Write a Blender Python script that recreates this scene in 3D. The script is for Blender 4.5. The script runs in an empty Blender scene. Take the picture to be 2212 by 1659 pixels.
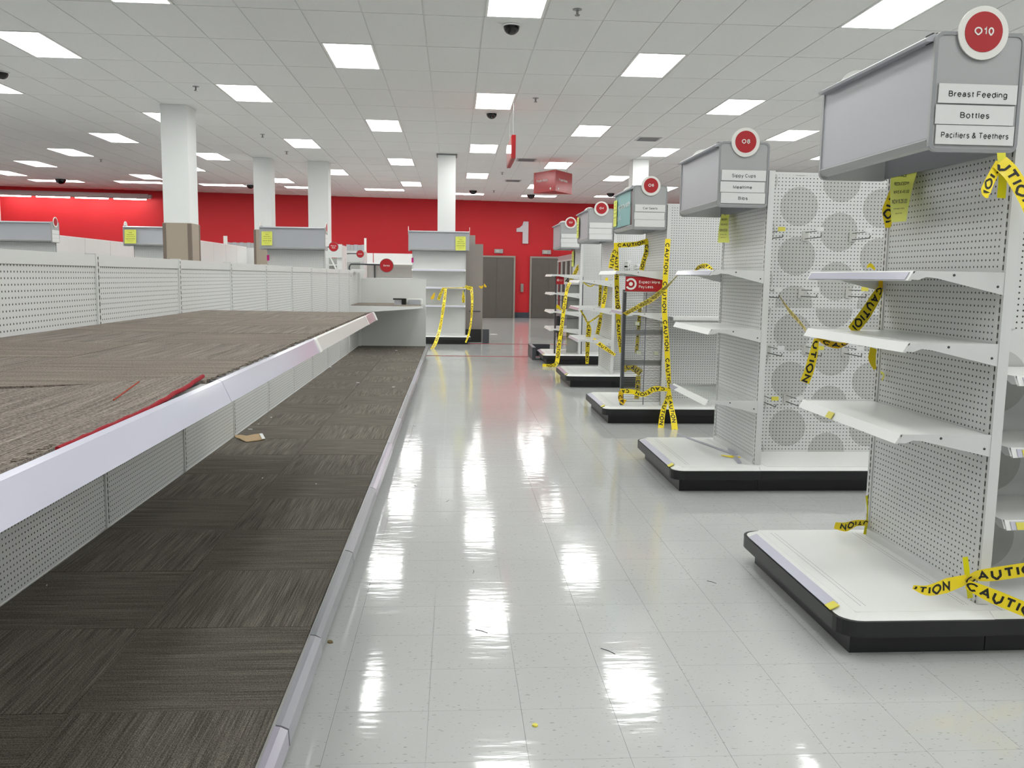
import bpy, math, random
from mathutils import Vector, Matrix
random.seed(7)
R = math.radians
C = bpy.context.scene.collection
SC = bpy.context.scene

# ------------------------------------------------------------------ camera, world, exposure
F, YAW, PITCH, ROLL, CH, ZC = 1873.8, .0681, .1223, .0153, 1.417, 4.039
cy_, sy_, cp_, sp_ = math.cos(YAW), math.sin(YAW), math.cos(PITCH), math.sin(PITCH)
FW = Vector((sy_*cp_, cy_*cp_, -sp_)); RI0 = Vector((cy_, -sy_, 0)); UP0 = RI0.cross(FW)
RI = RI0*math.cos(ROLL) + UP0*math.sin(ROLL); UP = -RI0*math.sin(ROLL) + UP0*math.cos(ROLL)
CAM = Vector((0, 0, CH))
cd = bpy.data.cameras.new('camera'); cam = bpy.data.objects.new('camera', cd); C.objects.link(cam)
cam.matrix_world = Matrix(((RI.x, UP.x, -FW.x, CAM.x), (RI.y, UP.y, -FW.y, CAM.y), (RI.z, UP.z, -FW.z, CAM.z), (0, 0, 0, 1)))
cd.sensor_width = 36; cd.lens = F/2212*36; cd.clip_end = 200; cd.clip_start = .05
SC.camera = cam
SC.view_settings.view_transform = 'Standard'; SC.view_settings.look = 'None'
SC.view_settings.gamma = 1; SC.view_settings.use_curve_mapping = False
SC.view_settings.exposure = .24
PANEL_EMIT = 14.0
WASH_EMIT = 26.0
w = bpy.data.worlds.new('world'); SC.world = w; w.use_nodes = True
w.node_tree.nodes['Background'].inputs[0].default_value = (.8, .85, .9, 1)
w.node_tree.nodes['Background'].inputs[1].default_value = .12

def at(px, py, ax, val):
    """point of the place seen at photograph pixel (px,py) on the plane coordinate[ax] = val"""
    d = RI*((px-1106)/F) + UP*(-(py-829.5)/F) + FW
    t = (val-CAM[ax])/d[ax]
    return CAM + d*t

# ------------------------------------------------------------------ materials
def lin(c):
    return tuple((x/12.92 if x <= .04045 else ((x+.055)/1.055)**2.4) for x in c)
MATS = {}
def mat(name, col, rough=.5, metal=0, emit=0, spec=.5, alpha=1, trans=0, noise=0, nscale=20, bump=0, srgb=True):
    if name in MATS: return MATS[name]
    m = bpy.data.materials.new(name); m.use_nodes = True; nt = m.node_tree; b = nt.nodes['Principled BSDF']
    c = lin(col) if srgb else col
    b.inputs['Base Color'].default_value = (*c, 1); b.inputs['Roughness'].default_value = rough
    b.inputs['Metallic'].default_value = metal; b.inputs['Specular IOR Level'].default_value = spec
    if emit:
        b.inputs['Emission Color'].default_value = (*c, 1); b.inputs['Emission Strength'].default_value = emit
    if alpha < 1: b.inputs['Alpha'].default_value = alpha
    if trans: b.inputs['Transmission Weight'].default_value = trans
    if noise:
        tc = nt.nodes.new('ShaderNodeTexCoord'); n = nt.nodes.new('ShaderNodeTexNoise'); n.inputs['Scale'].default_value = nscale
        n.inputs['Detail'].default_value = 4
        nt.links.new(tc.outputs['Object'], n.inputs['Vector'])
        mx = nt.nodes.new('ShaderNodeMix'); mx.data_type = 'RGBA'
        mx.inputs[6].default_value = (*[x*(1-noise) for x in c], 1); mx.inputs[7].default_value = (*[min(1, x*(1+noise)) for x in c], 1)
        nt.links.new(n.outputs['Fac'], mx.inputs[0]); nt.links.new(mx.outputs[2], b.inputs['Base Color'])
        if bump:
            bp = nt.nodes.new('ShaderNodeBump'); bp.inputs['Strength'].default_value = bump; bp.inputs['Distance'].default_value = .003
            nt.links.new(n.outputs['Fac'], bp.inputs['Height']); nt.links.new(bp.outputs[0], b.inputs['Normal'])
    MATS[name] = m
    return m

def mth(nt, op, a, b=None, clamp=False):
    n = nt.nodes.new('ShaderNodeMath'); n.operation = op; n.use_clamp = clamp
    for i, v in enumerate((a, b)):
        if v is None: continue
        if isinstance(v, (int, float)): n.inputs[i].default_value = v
        else: nt.links.new(v, n.inputs[i])
    return n.outputs[0]

def peg_mat(name, col=(.87, .875, .87), hole=(.20, .20, .19), circles=None, holes=True, pitch=.0254, rad=.16, rough=.45):
    """painted board with punched holes at one inch; UVs are metres"""
    m = bpy.data.materials.new(name); m.use_nodes = True; nt = m.node_tree; b = nt.nodes['Principled BSDF']
    b.inputs['Roughness'].default_value = rough
    uv = nt.nodes.new('ShaderNodeUVMap'); sp = nt.nodes.new('ShaderNodeSeparateXYZ'); nt.links.new(uv.outputs[0], sp.inputs[0])
    u, v = sp.outputs[0], sp.outputs[1]
    base = nt.nodes.new('ShaderNodeRGB'); base.outputs[0].default_value = (*lin(col), 1); out = base.outputs[0]
    def disc(cu, cv, pu, pv, r):
        a = mth(nt, 'SUBTRACT', mth(nt, 'FRACT', mth(nt, 'DIVIDE', mth(nt, 'SUBTRACT', u, cu-pu/2+100*pu*0), pu)), .5)
        c = mth(nt, 'SUBTRACT', mth(nt, 'FRACT', mth(nt, 'DIVIDE', mth(nt, 'SUBTRACT', v, cv-pv/2), pv)), .5)
        a = mth(nt, 'MULTIPLY', a, pu); c = mth(nt, 'MULTIPLY', c, pv)
        d = mth(nt, 'SQRT', mth(nt, 'ADD', mth(nt, 'MULTIPLY', a, a), mth(nt, 'MULTIPLY', c, c)))
        return mth(nt, 'LESS_THAN', d, r)
    if circles:
        cu, cv, pu, pv, r = circles
        k = mth(nt, 'MAXIMUM', disc(cu, cv, pu*2, pv, r), disc(cu+pu, cv+pv/2, pu*2, pv, r))
        mx = nt.nodes.new('ShaderNodeMix'); mx.data_type = 'RGBA'; nt.links.new(k, mx.inputs[0]); nt.links.new(out, mx.inputs[6])
        mx.inputs[7].default_value = (*lin((.76, .76, .75)), 1); out = mx.outputs[2]
    if holes:
        k = disc(.0127, .0127, pitch, pitch, pitch*rad)
        mx = nt.nodes.new('ShaderNodeMix'); mx.data_type = 'RGBA'; nt.links.new(k, mx.inputs[0]); nt.links.new(out, mx.inputs[6])
        mx.inputs[7].default_value = (*lin(hole), 1); out = mx.outputs[2]
    nt.links.new(out, b.inputs['Base Color'])
    return m

def slot_mat():
    m = bpy.data.materials.new('upright_slots'); m.use_nodes = True; nt = m.node_tree; b = nt.nodes['Principled BSDF']
    uv = nt.nodes.new('ShaderNodeUVMap'); sp = nt.nodes.new('ShaderNodeSeparateXYZ'); nt.links.new(uv.outputs[0], sp.inputs[0])
    k = mth(nt, 'LESS_THAN', mth(nt, 'FRACT', mth(nt, 'DIVIDE', sp.outputs[1], .032)), .62)
    mx = nt.nodes.new('ShaderNodeMix'); mx.data_type = 'RGBA'; nt.links.new(k, mx.inputs[0])
    mx.inputs[6].default_value = (*lin((.80, .80, .78)), 1); mx.inputs[7].default_value = (*lin((.25, .25, .23)), 1)
    nt.links.new(mx.outputs[2], b.inputs['Base Color']); b.inputs['Roughness'].default_value = .45
    return m

def carpet_mat(name, along, c0, c1, c2):
    m = bpy.data.materials.new(name); m.use_nodes = True; nt = m.node_tree; b = nt.nodes['Principled BSDF']
    b.inputs['Roughness'].default_value = .95; b.inputs['Specular IOR Level'].default_value = .1
    tc = nt.nodes.new('ShaderNodeTexCoord'); mp = nt.nodes.new('ShaderNodeMapping'); nt.links.new(tc.outputs['Object'], mp.inputs[0])
    mp.inputs['Scale'].default_value = (210, 3, 1) if along == 'y' else (3, 210, 1)
    n = nt.nodes.new('ShaderNodeTexNoise'); n.inputs['Scale'].default_value = 1; n.inputs['Detail'].default_value = 3; nt.links.new(mp.outputs[0], n.inputs[0])
    mp2 = nt.nodes.new('ShaderNodeMapping'); nt.links.new(tc.outputs['Object'], mp2.inputs[0]); mp2.inputs['Scale'].default_value = (26, 2.2, 1) if along == 'y' else (2.2, 26, 1)
    n2 = nt.nodes.new('ShaderNodeTexNoise'); n2.inputs['Scale'].default_value = 1; nt.links.new(mp2.outputs[0], n2.inputs[0])
    f = nt.nodes.new('ShaderNodeTexNoise'); f.inputs['Scale'].default_value = 260; f.inputs['Detail'].default_value = 2; nt.links.new(tc.outputs['Object'], f.inputs[0])
    s = mth(nt, 'ADD', mth(nt, 'MULTIPLY', n.outputs['Fac'], .42), mth(nt, 'ADD', mth(nt, 'MULTIPLY', n2.outputs['Fac'], .14), mth(nt, 'MULTIPLY', f.outputs['Fac'], .50)))
    cr = nt.nodes.new('ShaderNodeValToRGB'); e = cr.color_ramp.elements
    e[0].position = .40; e[0].color = (*lin(c0), 1); e[1].position = .72; e[1].color = (*lin(c2), 1)
    x = e.new(.54); x.color = (*lin(c1), 1)
    nt.links.new(s, cr.inputs[0])
    nt.links.new(cr.outputs[0], b.inputs['Base Color'])
    bp = nt.nodes.new('ShaderNodeBump'); bp.inputs['Strength'].default_value = .6; bp.inputs['Distance'].default_value = .004
    nt.links.new(s, bp.inputs['Height']); nt.links.new(bp.outputs[0], b.inputs['Normal'])
    return m

def floor_mat(name='floor_vinyl', tint=1.0):
    m = bpy.data.materials.new(name); m.use_nodes = True; nt = m.node_tree; b = nt.nodes['Principled BSDF']
    tc = nt.nodes.new('ShaderNodeTexCoord'); geo = nt.nodes.new('ShaderNodeNewGeometry')
    n = nt.nodes.new('ShaderNodeTexNoise'); n.inputs['Scale'].default_value = 1; n.inputs['Detail'].default_value = 1
    mp = nt.nodes.new('ShaderNodeMapping'); mp.inputs['Scale'].default_value = (48, 110, 1); nt.links.new(geo.outputs['Position'], mp.inputs[0]); nt.links.new(mp.outputs[0], n.inputs[0])
    cr = nt.nodes.new('ShaderNodeValToRGB'); e = cr.color_ramp.elements
    e[0].position = .27; e[0].color = (*lin((.64, .64, .61)), 1); e[1].position = .33; e[1].color = (*lin((.775, .78, .775)), 1)
    nt.links.new(n.outputs['Fac'], cr.inputs[0])
    n2 = nt.nodes.new('ShaderNodeTexNoise'); n2.inputs['Scale'].default_value = 1.3; nt.links.new(geo.outputs['Position'], n2.inputs[0])
    mx = nt.nodes.new('ShaderNodeMix'); mx.data_type = 'RGBA'; mx.blend_type = 'MULTIPLY'; mx.inputs[0].default_value = .10
    nt.links.new(cr.outputs[0], mx.inputs[6]); nt.links.new(n2.outputs['Fac'], mx.inputs[7]); nt.links.new(mx.outputs[2], b.inputs['Base Color'])
    rr = nt.nodes.new('ShaderNodeMapRange'); rr.inputs[3].default_value = .06; rr.inputs[4].default_value = .105; nt.links.new(n2.outputs['Fac'], rr.inputs[0])
    nt.links.new(rr.outputs[0], b.inputs['Roughness']); b.inputs['Specular IOR Level'].default_value = .85
    n3 = nt.nodes.new('ShaderNodeTexNoise'); n3.inputs['Scale'].default_value = 1; n3.inputs['Detail'].default_value = 3; mp3 = nt.nodes.new('ShaderNodeMapping'); mp3.inputs['Scale'].default_value = (4, 16, 1); nt.links.new(geo.outputs['Position'], mp3.inputs[0]); nt.links.new(mp3.outputs[0], n3.inputs[0])
    bp = nt.nodes.new('ShaderNodeBump'); bp.inputs['Strength'].default_value = .05; bp.inputs['Distance'].default_value = .02
    nt.links.new(n3.outputs['Fac'], bp.inputs['Height']); nt.links.new(bp.outputs[0], b.inputs['Normal'])
    return m

WHITE = mat('white_paint_metal', (.88, .885, .88), .38, noise=.03, nscale=3)
WHITE2 = mat('white_shelf_metal', (.925, .93, .92), .3)
BACKW = mat('off_white_board', (.86, .87, .86), .5)
PEG = peg_mat('pegboard_white')
PEGC = peg_mat('pegboard_circle_print', circles=(2.455, 1.60, .304, .35, .138))
PEGC2 = peg_mat('pegboard_circle_print_lower', circles=(2.455, 1.05, .304, .35, .138))
CIRC = peg_mat('plain_circle_print', circles=(2.36, 1.0, .304, .35, .138), holes=False)
SLOT = slot_mat()
GREY = mat('grey_sign_plastic', (.69, .695, .70), .42)
GREYD = mat('grey_sign_dark', (.50, .51, .52), .5)  # darker grey for collars, louvers, perforations and back rails
GREYL = mat('grey_sign_face', (.70, .71, .735), .35)
BLACK = mat('black_kick_plastic', (.115, .12, .125), .42)
BLACK2 = mat('black_plastic', (.07, .07, .07), .3)
PRICE = mat('price_strip_plastic', (.80, .80, .86), .12)
PRICEP = mat('price_strip_pink', (.80, .755, .79), .14)
PAPER = mat('white_card', (.90, .905, .90), .5)
INK = mat('black_ink', (.12, .12, .13), .6)
REDD = mat('red_disc', (.70, .07, .12), .4)
REDW = mat('red_wall_paint', (.77, .085, .13), .6, noise=.05, nscale=2)
REDS = mat('red_gloss_sign', (.66, .06, .09), .2)
WRING = mat('white_disc_ring', (.93, .93, .91), .4)
YPAPER = mat('yellow_paper', (.90, .92, .42), .7)
TAPE = mat('yellow_tape', (1, .90, .14), .28)
TAPED = mat('yellow_tape_folded', (.93, .76, .08), .3)
STRAP = mat('yellow_adhesive_tape', (.90, .88, .12), .3)
CEILM = mat('ceiling_tile_mineral', (.90, .90, .895), .9, noise=.03, nscale=30)
CEILG = mat('ceiling_grid_metal', (.87, .87, .865), .6)
COLM = mat('column_paint', (.91, .92, .915), .6)
BEIGE = mat('beige_column_guard', (.66, .61, .55), .6)
BROWN = mat('brown_corner_guard', (.47, .42, .38), .6)
TAUPE = mat('taupe_board', (.56, .53, .51), .7)
STEEL = mat('brushed_steel', (.42, .40, .38), .35, metal=.75, noise=.08, nscale=4)
STEELF = mat('steel_frame', (.60, .58, .55), .35, metal=.6)
DGREY = mat('dark_grey_metal', (.30, .31, .33), .4, metal=.3)
LGREY = mat('light_grey_metal', (.62, .63, .63), .35, metal=.3)
WIRE = mat('wire_metal', (.72, .72, .70), .3, metal=.5)
NUMW = mat('numeral_paint', (.80, .78, .80), .5)
EMITM = mat('lamp_diffuser', (.992, .997, .985), .5, emit=PANEL_EMIT)
EMITW = mat('wall_wash_lamp', (1, .97, .95), .5, emit=WASH_EMIT)
DOME = mat('black_dome', (.06, .06, .06), .12)
CHROME = mat('sprinkler_metal', (.55, .55, .55), .3, metal=.8)
TEAL = mat('teal_poster', (.46, .68, .68), .4)
CARD = mat('cardboard', (.72, .62, .48), .8, noise=.08)
FLM = floor_mat()
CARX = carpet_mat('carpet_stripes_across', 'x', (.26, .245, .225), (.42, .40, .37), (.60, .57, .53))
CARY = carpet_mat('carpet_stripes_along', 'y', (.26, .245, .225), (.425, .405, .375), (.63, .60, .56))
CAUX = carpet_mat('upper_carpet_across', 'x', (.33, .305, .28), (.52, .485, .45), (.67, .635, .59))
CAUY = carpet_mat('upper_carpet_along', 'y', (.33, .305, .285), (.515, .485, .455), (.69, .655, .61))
REDY = mat('red_carpet_edge', (.60, .08, .14), .95, noise=.3, nscale=200)
GLASS = mat('stand_glass', (.62, .64, .63), .06, alpha=.55)
CLEARP = mat('clear_plastic_shelf', (.88, .90, .88), .1, alpha=.45)
CLEART = mat('clear_plastic_strip', (.78, .78, .84), .08, alpha=.6)
MAROON = mat('maroon_wall', (.42, .33, .34), .7)
GREYW = mat('grey_wall', (.60, .57, .56), .7)
MAGENTA = mat('magenta_tag', (.80, .10, .52), .5)
BLUEB = mat('slate_base', (.20, .23, .27), .5)
REDLINE = mat('red_floor_line', (.52, .07, .13), .6)
YTAG = mat('yellow_price_tag', (.90, .86, .35), .5)

# ------------------------------------------------------------------ mesh helpers
ORIG = {}
class MB:
    def __init__(s): s.v = []; s.f = []; s.uv = []
    def face(s, pts, uv=None):
        k = len(s.v); s.v += [Vector(p) for p in pts]; s.f.append(list(range(k, k+len(pts))))
        if uv is None:
            a, b, c = [Vector(p) for p in pts[:3]]; n = (b-a).cross(c-a); ax = max(range(3), key=lambda i: abs(n[i]))
            i, j = ((1, 2), (0, 2), (0, 1))[ax]; uv = [(p[i], p[j]) for p in pts]
        s.uv += uv; return s
    def box(s, x0, x1, y0, y1, z0, z1):
        x0, x1 = sorted((x0, x1)); y0, y1 = sorted((y0, y1)); z0, z1 = sorted((z0, z1))
        s.face([(x0, y0, z0), (x1, y0, z0), (x1, y0, z1), (x0, y0, z1)]); s.face([(x1, y1, z0), (x0, y1, z0), (x0, y1, z1), (x1, y1, z1)])
        s.face([(x0, y1, z0), (x0, y0, z0), (x0, y0, z1), (x0, y1, z1)]); s.face([(x1, y0, z0), (x1, y1, z0), (x1, y1, z1), (x1, y0, z1)])
        s.face([(x0, y0, z1), (x1, y0, z1), (x1, y1, z1), (x0, y1, z1)]); s.face([(x0, y1, z0), (x1, y1, z0), (x1, y0, z0), (x0, y0, z0)])
        return s
    def prism(s, a, b):
        """two matching outlines (lists of 3D points) joined by sides"""
        n = len(a); s.face(a[::-1]); s.face(b)
        for i in range(n):
            j = (i+1) % n; s.face([a[i], a[j], b[j], b[i]])
        return s
    def tube(s, path, r, n=6, close=True):
        path = [Vector(p) for p in path]; rings = []
        for i, p in enumerate(path):
            t = (path[min(i+1, len(path)-1)]-path[max(i-1, 0)]).normalized()
            a = t.cross(Vector((0, 0, 1)) if abs(t.z) < .9 else Vector((1, 0, 0))).normalized(); b = t.cross(a)
            rings.append([p+(a*math.cos(2*math.pi*k/n)+b*math.sin(2*math.pi*k/n))*r for k in range(n)])
        for i in range(len(rings)-1):
            for k in range(n):
                m = (k+1) % n; s.face([rings[i][k], rings[i][m], rings[i+1][m], rings[i+1][k]])
        if close: s.face(rings[0][::-1]); s.face(rings[-1])
        return s
    def tri(s, verts, faces):
        k = len(s.v); s.v += [Vector(p) for p in verts]
        for f in faces:
            s.f.append([i+k for i in f]); s.uv += [(0, 0)]*len(f)
        return s

def mk(name, mb, m, parent=None, loc=None, smooth=False):
    """link one mesh object; vertices are given in the place's coordinates"""
    if parent is not None: o0 = ORIG[parent.name]
    else: o0 = Vector(loc) if loc is not None else Vector((0, 0, 0))
    me = bpy.data.meshes.new(name)
    # each face has its own vertices except tri() ones: weld by rounding
    idx = {}; vs = []; rem = []
    for p in mb.v:
        q = p-o0; k = (round(q.x, 5), round(q.y, 5), round(q.z, 5))
        if k not in idx: idx[k] = len(vs); vs.append(q)
        rem.append(idx[k])
    fs = []; uvs = []; c = 0
    for f in mb.f:
        g = [rem[i] for i in f]; u = mb.uv[c:c+len(f)]; c += len(f)
        gg = []; uu = []
        for a, b in zip(g, u):
            if a not in gg: gg.append(a); uu.append(b)
        if len(gg) >= 3: fs.append(gg); uvs += uu
    me.from_pydata(vs, [], fs)
    ul = me.uv_layers.new(name='UVMap')
    for i, l in enumerate(ul.data): l.uv = uvs[i]
    me.materials.append(m); me.update()
    if smooth:
        for p in me.polygons: p.use_smooth = True
    o = bpy.data.objects.new(name, me); C.objects.link(o)
    if parent is not None: o.parent = parent
    else: o.location = o0
    ORIG[o.name] = o0
    return o
def thing(name, label, cat, loc, group=None):
    o = bpy.data.objects.new(name, None); C.objects.link(o); o.location = loc; o.empty_display_size = .1
    o['label'] = label; o['category'] = cat
    if group: o['group'] = group
    ORIG[o.name] = Vector(loc); return o
def tag(o, label, cat, group=None):
    o['label'] = label; o['category'] = cat
    if group: o['group'] = group
    return o
def struct(name, mb, m, parent=None, loc=None):
    o = mk(name, mb, m, parent, loc)
    if parent is None: o['kind'] = 'structure'
    return o

def _arc(cx, cy, rx, ry, a0, a1, n=9): return [(cx+rx*math.cos(R(a0+(a1-a0)*i/n)), cy+ry*math.sin(R(a0+(a1-a0)*i/n))) for i in range(n+1)]
_A = _arc; _O = lambda cx, cy, rx, ry: _arc(cx, cy, rx, ry, 0, 360, 18)
GL = {  # glyph: (advance, strokes); cap height .70, x height .50
'A': (.56, [[(0, 0), (.28, .7), (.56, 0)], [(.11, .22), (.45, .22)]]), 'B': (.48, [[(0, 0), (0, .7), (.24, .7)]+_A(.26, .535, .17, .165, 80, -90)+[(0, .37)], [(.2, .37)]+_A(.28, .185, .19, .185, 80, -80)+[(.2, 0), (0, 0)]]),
'C': (.58, [_A(.31, .35, .31, .36, 42, 318, 14)]), 'D': (.54, [[(0, 0), (0, .7), (.2, .7)]+_A(.22, .35, .32, .35, 85, -85, 12)+[(0, 0)]]), 'E': (.44, [[(.44, .7), (0, .7), (0, 0), (.44, 0)], [(0, .37), (.4, .37)]]),
'F': (.42, [[(.42, .7), (0, .7), (0, 0)], [(0, .36), (.36, .36)]]), 'G': (.62, [_A(.31, .35, .31, .36, 42, 340, 14)+[(.61, .33), (.36, .33)]]), 'I': (.0, [[(0, 0), (0, .7)]]), 'L': (.4, [[(0, .7), (0, 0), (.4, 0)]]),
'M': (.62, [[(0, 0), (0, .7), (.31, .05), (.62, .7), (.62, 0)]]), 'N': (.5, [[(0, 0), (0, .7), (.5, 0), (.5, .7)]]), 'O': (.66, [_O(.33, .35, .33, .36)]), 'P': (.46, [[(0, 0), (0, .7), (.26, .7)]+_A(.27, .51, .19, .19, 80, -90)+[(0, .32)]]),
'R': (.48, [[(0, 0), (0, .7), (.28, .7)]+_A(.29, .52, .18, .18, 80, -90)+[(0, .34)], [(.28, .34), (.48, 0)]]), 'S': (.48, [_A(.25, .53, .21, .18, 25, 260, 9)+_A(.25, .175, .23, .185, 85, -155, 9)]), 'T': (.5, [[(0, .7), (.5, .7)], [(.25, .7), (.25, 0)]]),
'U': (.5, [[(0, .7), (0, .24)]+_A(.25, .24, .25, .25, 180, 360)+[(.5, .7)]]), 'W': (.8, [[(0, .7), (.2, 0), (.4, .66), (.6, 0), (.8, .7)]]), 'X': (.52, [[(0, 0), (.52, .7)], [(0, .7), (.52, 0)]]),
'a': (.4, [_A(.2, .34, .17, .16, 160, 20, 6)+[(.37, .1), (.41, 0)], _A(.18, .15, .17, .15, 60, 340, 9)+[(.37, .2), (.36, .28), (.18, .26)]]), 'b': (.42, [[(0, 0), (0, .7)], _O(.21, .25, .21, .26)]), 'c': (.38, [_A(.21, .25, .21, .26, 45, 315, 10)]), 'd': (.42, [[(.42, 0), (.42, .7)], _O(.21, .25, .21, .26)]),
'e': (.42, [[(.02, .26), (.42, .26)]+_A(.21, .25, .21, .26, 5, 325, 12)]), 'f': (.2, [_A(.2, .58, .1, .11, 80, 180, 5)+[(.1, 0)], [(0, .48), (.22, .48)]]), 'g': (.42, [_O(.21, .25, .21, .26), [(.42, .5), (.42, -.02)]+_A(.21, -.02, .21, .17, 0, -155, 8)]),
'h': (.38, [[(0, 0), (0, .7)], [(0, .28)]+_A(.19, .3, .19, .2, 170, 0, 8)+[(.38, 0)]]), 'i': (0, [[(0, 0), (0, .5)], [(0, .62), (0, .7)]]), 'k': (.36, [[(0, 0), (0, .7)], [(.34, .5), (0, .18)], [(.12, .3), (.37, 0)]]), 'l': (0, [[(0, 0), (0, .7)]]),
'm': (.62, [[(0, 0), (0, .5)], [(0, .3)]+_A(.155, .32, .155, .18, 170, 0, 7)+[(.31, 0)], [(.31, .3)]+_A(.465, .32, .155, .18, 170, 0, 7)+[(.62, 0)]]), 'n': (.38, [[(0, 0), (0, .5)], [(0, .28)]+_A(.19, .3, .19, .2, 170, 0, 8)+[(.38, 0)]]),
'o': (.42, [_O(.21, .25, .21, .26)]), 'p': (.42, [[(0, -.18), (0, .5)], _O(.21, .25, .21, .26)]), 'r': (.2, [[(0, 0), (0, .5)], [(0, .26)]+_A(.2, .27, .2, .22, 165, 85, 5)]), 's': (.36, [_A(.18, .37, .16, .13, 25, 260, 8)+_A(.18, .125, .17, .135, 85, -155, 8)]),
't': (.2, [[(.1, .66), (.1, .1)]+_A(.2, .1, .1, .1, 180, 265, 4), [(0, .48), (.22, .48)]]), 'u': (.38, [[(.38, .5), (.38, 0)], [(0, .5), (0, .2)]+_A(.19, .2, .19, .2, 180, 350, 8)]), 'w': (.6, [[(0, .5), (.15, 0), (.3, .48), (.45, 0), (.6, .5)]]), 'x': (.36, [[(0, 0), (.36, .5)], [(0, .5), (.36, 0)]]),
'y': (.38, [[(0, .5), (.19, .02)], [(.38, .5), (.17, -.08), (.1, -.17), (.02, -.17)]]), 'z': (.34, [[(0, .5), (.34, .5), (0, 0), (.34, 0)]]),
'0': (.42, [_O(.21, .35, .21, .36)]), '1': (.2, [[(0, .54), (.14, .6), (.18, .7), (.18, 0)]]), '2': (.42, [_A(.21, .5, .2, .21, 170, -20, 9)+[(.3, .28), (.0, .0), (.42, 0)]]), '4': (.46, [[(.34, 0), (.34, .7), (0, .2), (.46, .2)]]), '5': (.42, [[(.38, .7), (.08, .7), (.04, .38)]+_A(.2, .23, .21, .23, 120, -160, 10)]),
'6': (.42, [_A(.22, .46, .2, .24, 35, 180, 7)+[(.01, .25)], _O(.21, .22, .2, .22)]), '8': (.42, [_O(.21, .53, .17, .17), _O(.21, .185, .2, .19)]), '.': (0, [[(0, 0), (0, .085)]]), '!': (0, [[(0, .22), (0, .7)], [(0, 0), (0, .08)]]),
'$': (.44, [_A(.22, .51, .19, .15, 25, 260, 8)+_A(.22, .2, .2, .16, 85, -155, 8), [(.22, -.06), (.22, .76)]]), '&': (.56, [[(.54, 0), (.14, .48)]+_A(.24, .56, .12, .14, 200, -20, 7)+[(.1, .28)]+_A(.2, .17, .18, .17, 140, 300, 7)+[(.5, .34)]]), 'O_': (0, [])}
def stroke_mesh(pts, hw, V, Fc, ox):
    n = len(pts); closed = math.dist(pts[0], pts[-1]) < 1e-4; k = len(V)
    if closed: pts = pts[:-1]; n -= 1
    for i in range(n):
        if closed: a, b, c = pts[i-1], pts[i], pts[(i+1) % n]
        else: a, b, c = pts[max(i-1, 0)], pts[i], pts[min(i+1, n-1)]
        def un(p, q):
            d = math.dist(p, q)
            return ((q[0]-p[0])/d, (q[1]-p[1])/d) if d > 1e-9 else None
        u = un(a, b) or un(b, c); v = un(b, c) or u
        mx_, my_ = -(u[1]+v[1]), (u[0]+v[0]); L = math.hypot(mx_, my_)
        if L < 1e-6: mx_, my_, L = -u[1], u[0], 1
        mx_ /= L; my_ /= L; co = max(.42, mx_*-u[1]+my_*u[0]); s = hw/co
        ex = 0
        V.append((b[0]+mx_*s+ox, b[1]+my_*s)); V.append((b[0]-mx_*s+ox, b[1]-my_*s))
    for i in range(n if closed else n-1):
        j = (i+1) % n; Fc.append([k+2*i, k+2*i+1, k+2*j+1, k+2*j])
_tx = {}
def text_geo(s, bold=0.0):
    key = (s, bold)
    if key in _tx: return _tx[key]
    hw = .040+bold; V = []; Fc = []; x = hw
    for ch in s:
        if ch == ' ': x += .26; continue
        adv, st = GL[ch]
        for p in st:
            q = [(a, hw*.9+b*(1-2.0*hw/.7)) if b >= 0 else (a, b) for a, b in p]
            stroke_mesh(q, hw, V, Fc, x)
        x += adv+.13+2*hw
    if not V: V = [(0, 0), (.1, 0), (0, .1)]; Fc = []
    x0 = min(v[0] for v in V); x1 = max(v[0] for v in V); y0 = min(v[1] for v in V); y1 = max(v[1] for v in V)
    _tx[key] = (V, Fc, x0, x1, y0, y1); return _tx[key]
def text(mb, s, c, ux, uz, h, bold=.01, width=None, base=None):
    """flat lettering centred at c, along ux, up uz, cap height h"""
    vs, fs, x0, x1, y0, y1 = text_geo(s, bold); cap = .70
    k = h/cap; kx = k if width is None else width/(x1-x0)
    cx = (x0+x1)/2; cyy = cap/2 if base is None else base
    c = Vector(c); ux = Vector(ux); uz = Vector(uz)
    mb.tri([c+ux*((x-cx)*kx)+uz*((y-cyy)*k) for x, y in vs], fs); return mb

def rrect(x0, x1, z0, z1, r, n=4):
    p = []
    for cx, cz, a0 in ((x1-r, z0+r, -90), (x1-r, z1-r, 0), (x0+r, z1-r, 90), (x0+r, z0+r, 180)):
        for i in range(n+1):
            a = R(a0+90*i/n); p.append((cx+r*math.cos(a), cz+r*math.sin(a)))
    return p
def circ(cx, cz, r, n=36): return [(cx+r*math.cos(2*math.pi*i/n), cz+r*math.sin(2*math.pi*i/n)) for i in range(n)]

# ------------------------------------------------------------------ room shell
def wall_y(x): return 30.5+.10*x if x < 4 else 30.9
mb = MB().box(-14.4, 22, -9, 31.4, -.08, -.004); floor = struct('floor', mb, mat('floor_joint', (.60, .60, .58), .4))
mb = MB().box(-14.4, 22, -9, 31.4, ZC+.006, ZC+.10); ceiling = struct('ceiling', mb, CEILG)
mb = MB(); a = [(-14.4, wall_y(-14.4), -.004), (4, 30.9, -.004), (4, 31.2, -.004), (-14.4, wall_y(-14.4)+.3, -.004)]
mb.prism([Vector(p) for p in a], [Vector((p[0], p[1], ZC+.006)) for p in a]); mb.box(4, 22, 30.9, 31.2, -.004, ZC+.006)
wall_back = struct('wall_back', mb, REDW)
struct('wall_left', MB().box(-14.6, -14.4, -9, 31.4, -.004, ZC+.006), COLM)
struct('wall_right', MB().box(22, 22.2, -9, 31.4, -.004, ZC+.006), GREYW)
struct('wall_front', MB().box(-14.6, 22.2, -9.2, -9, -.004, ZC+.006), COLM)
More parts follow.
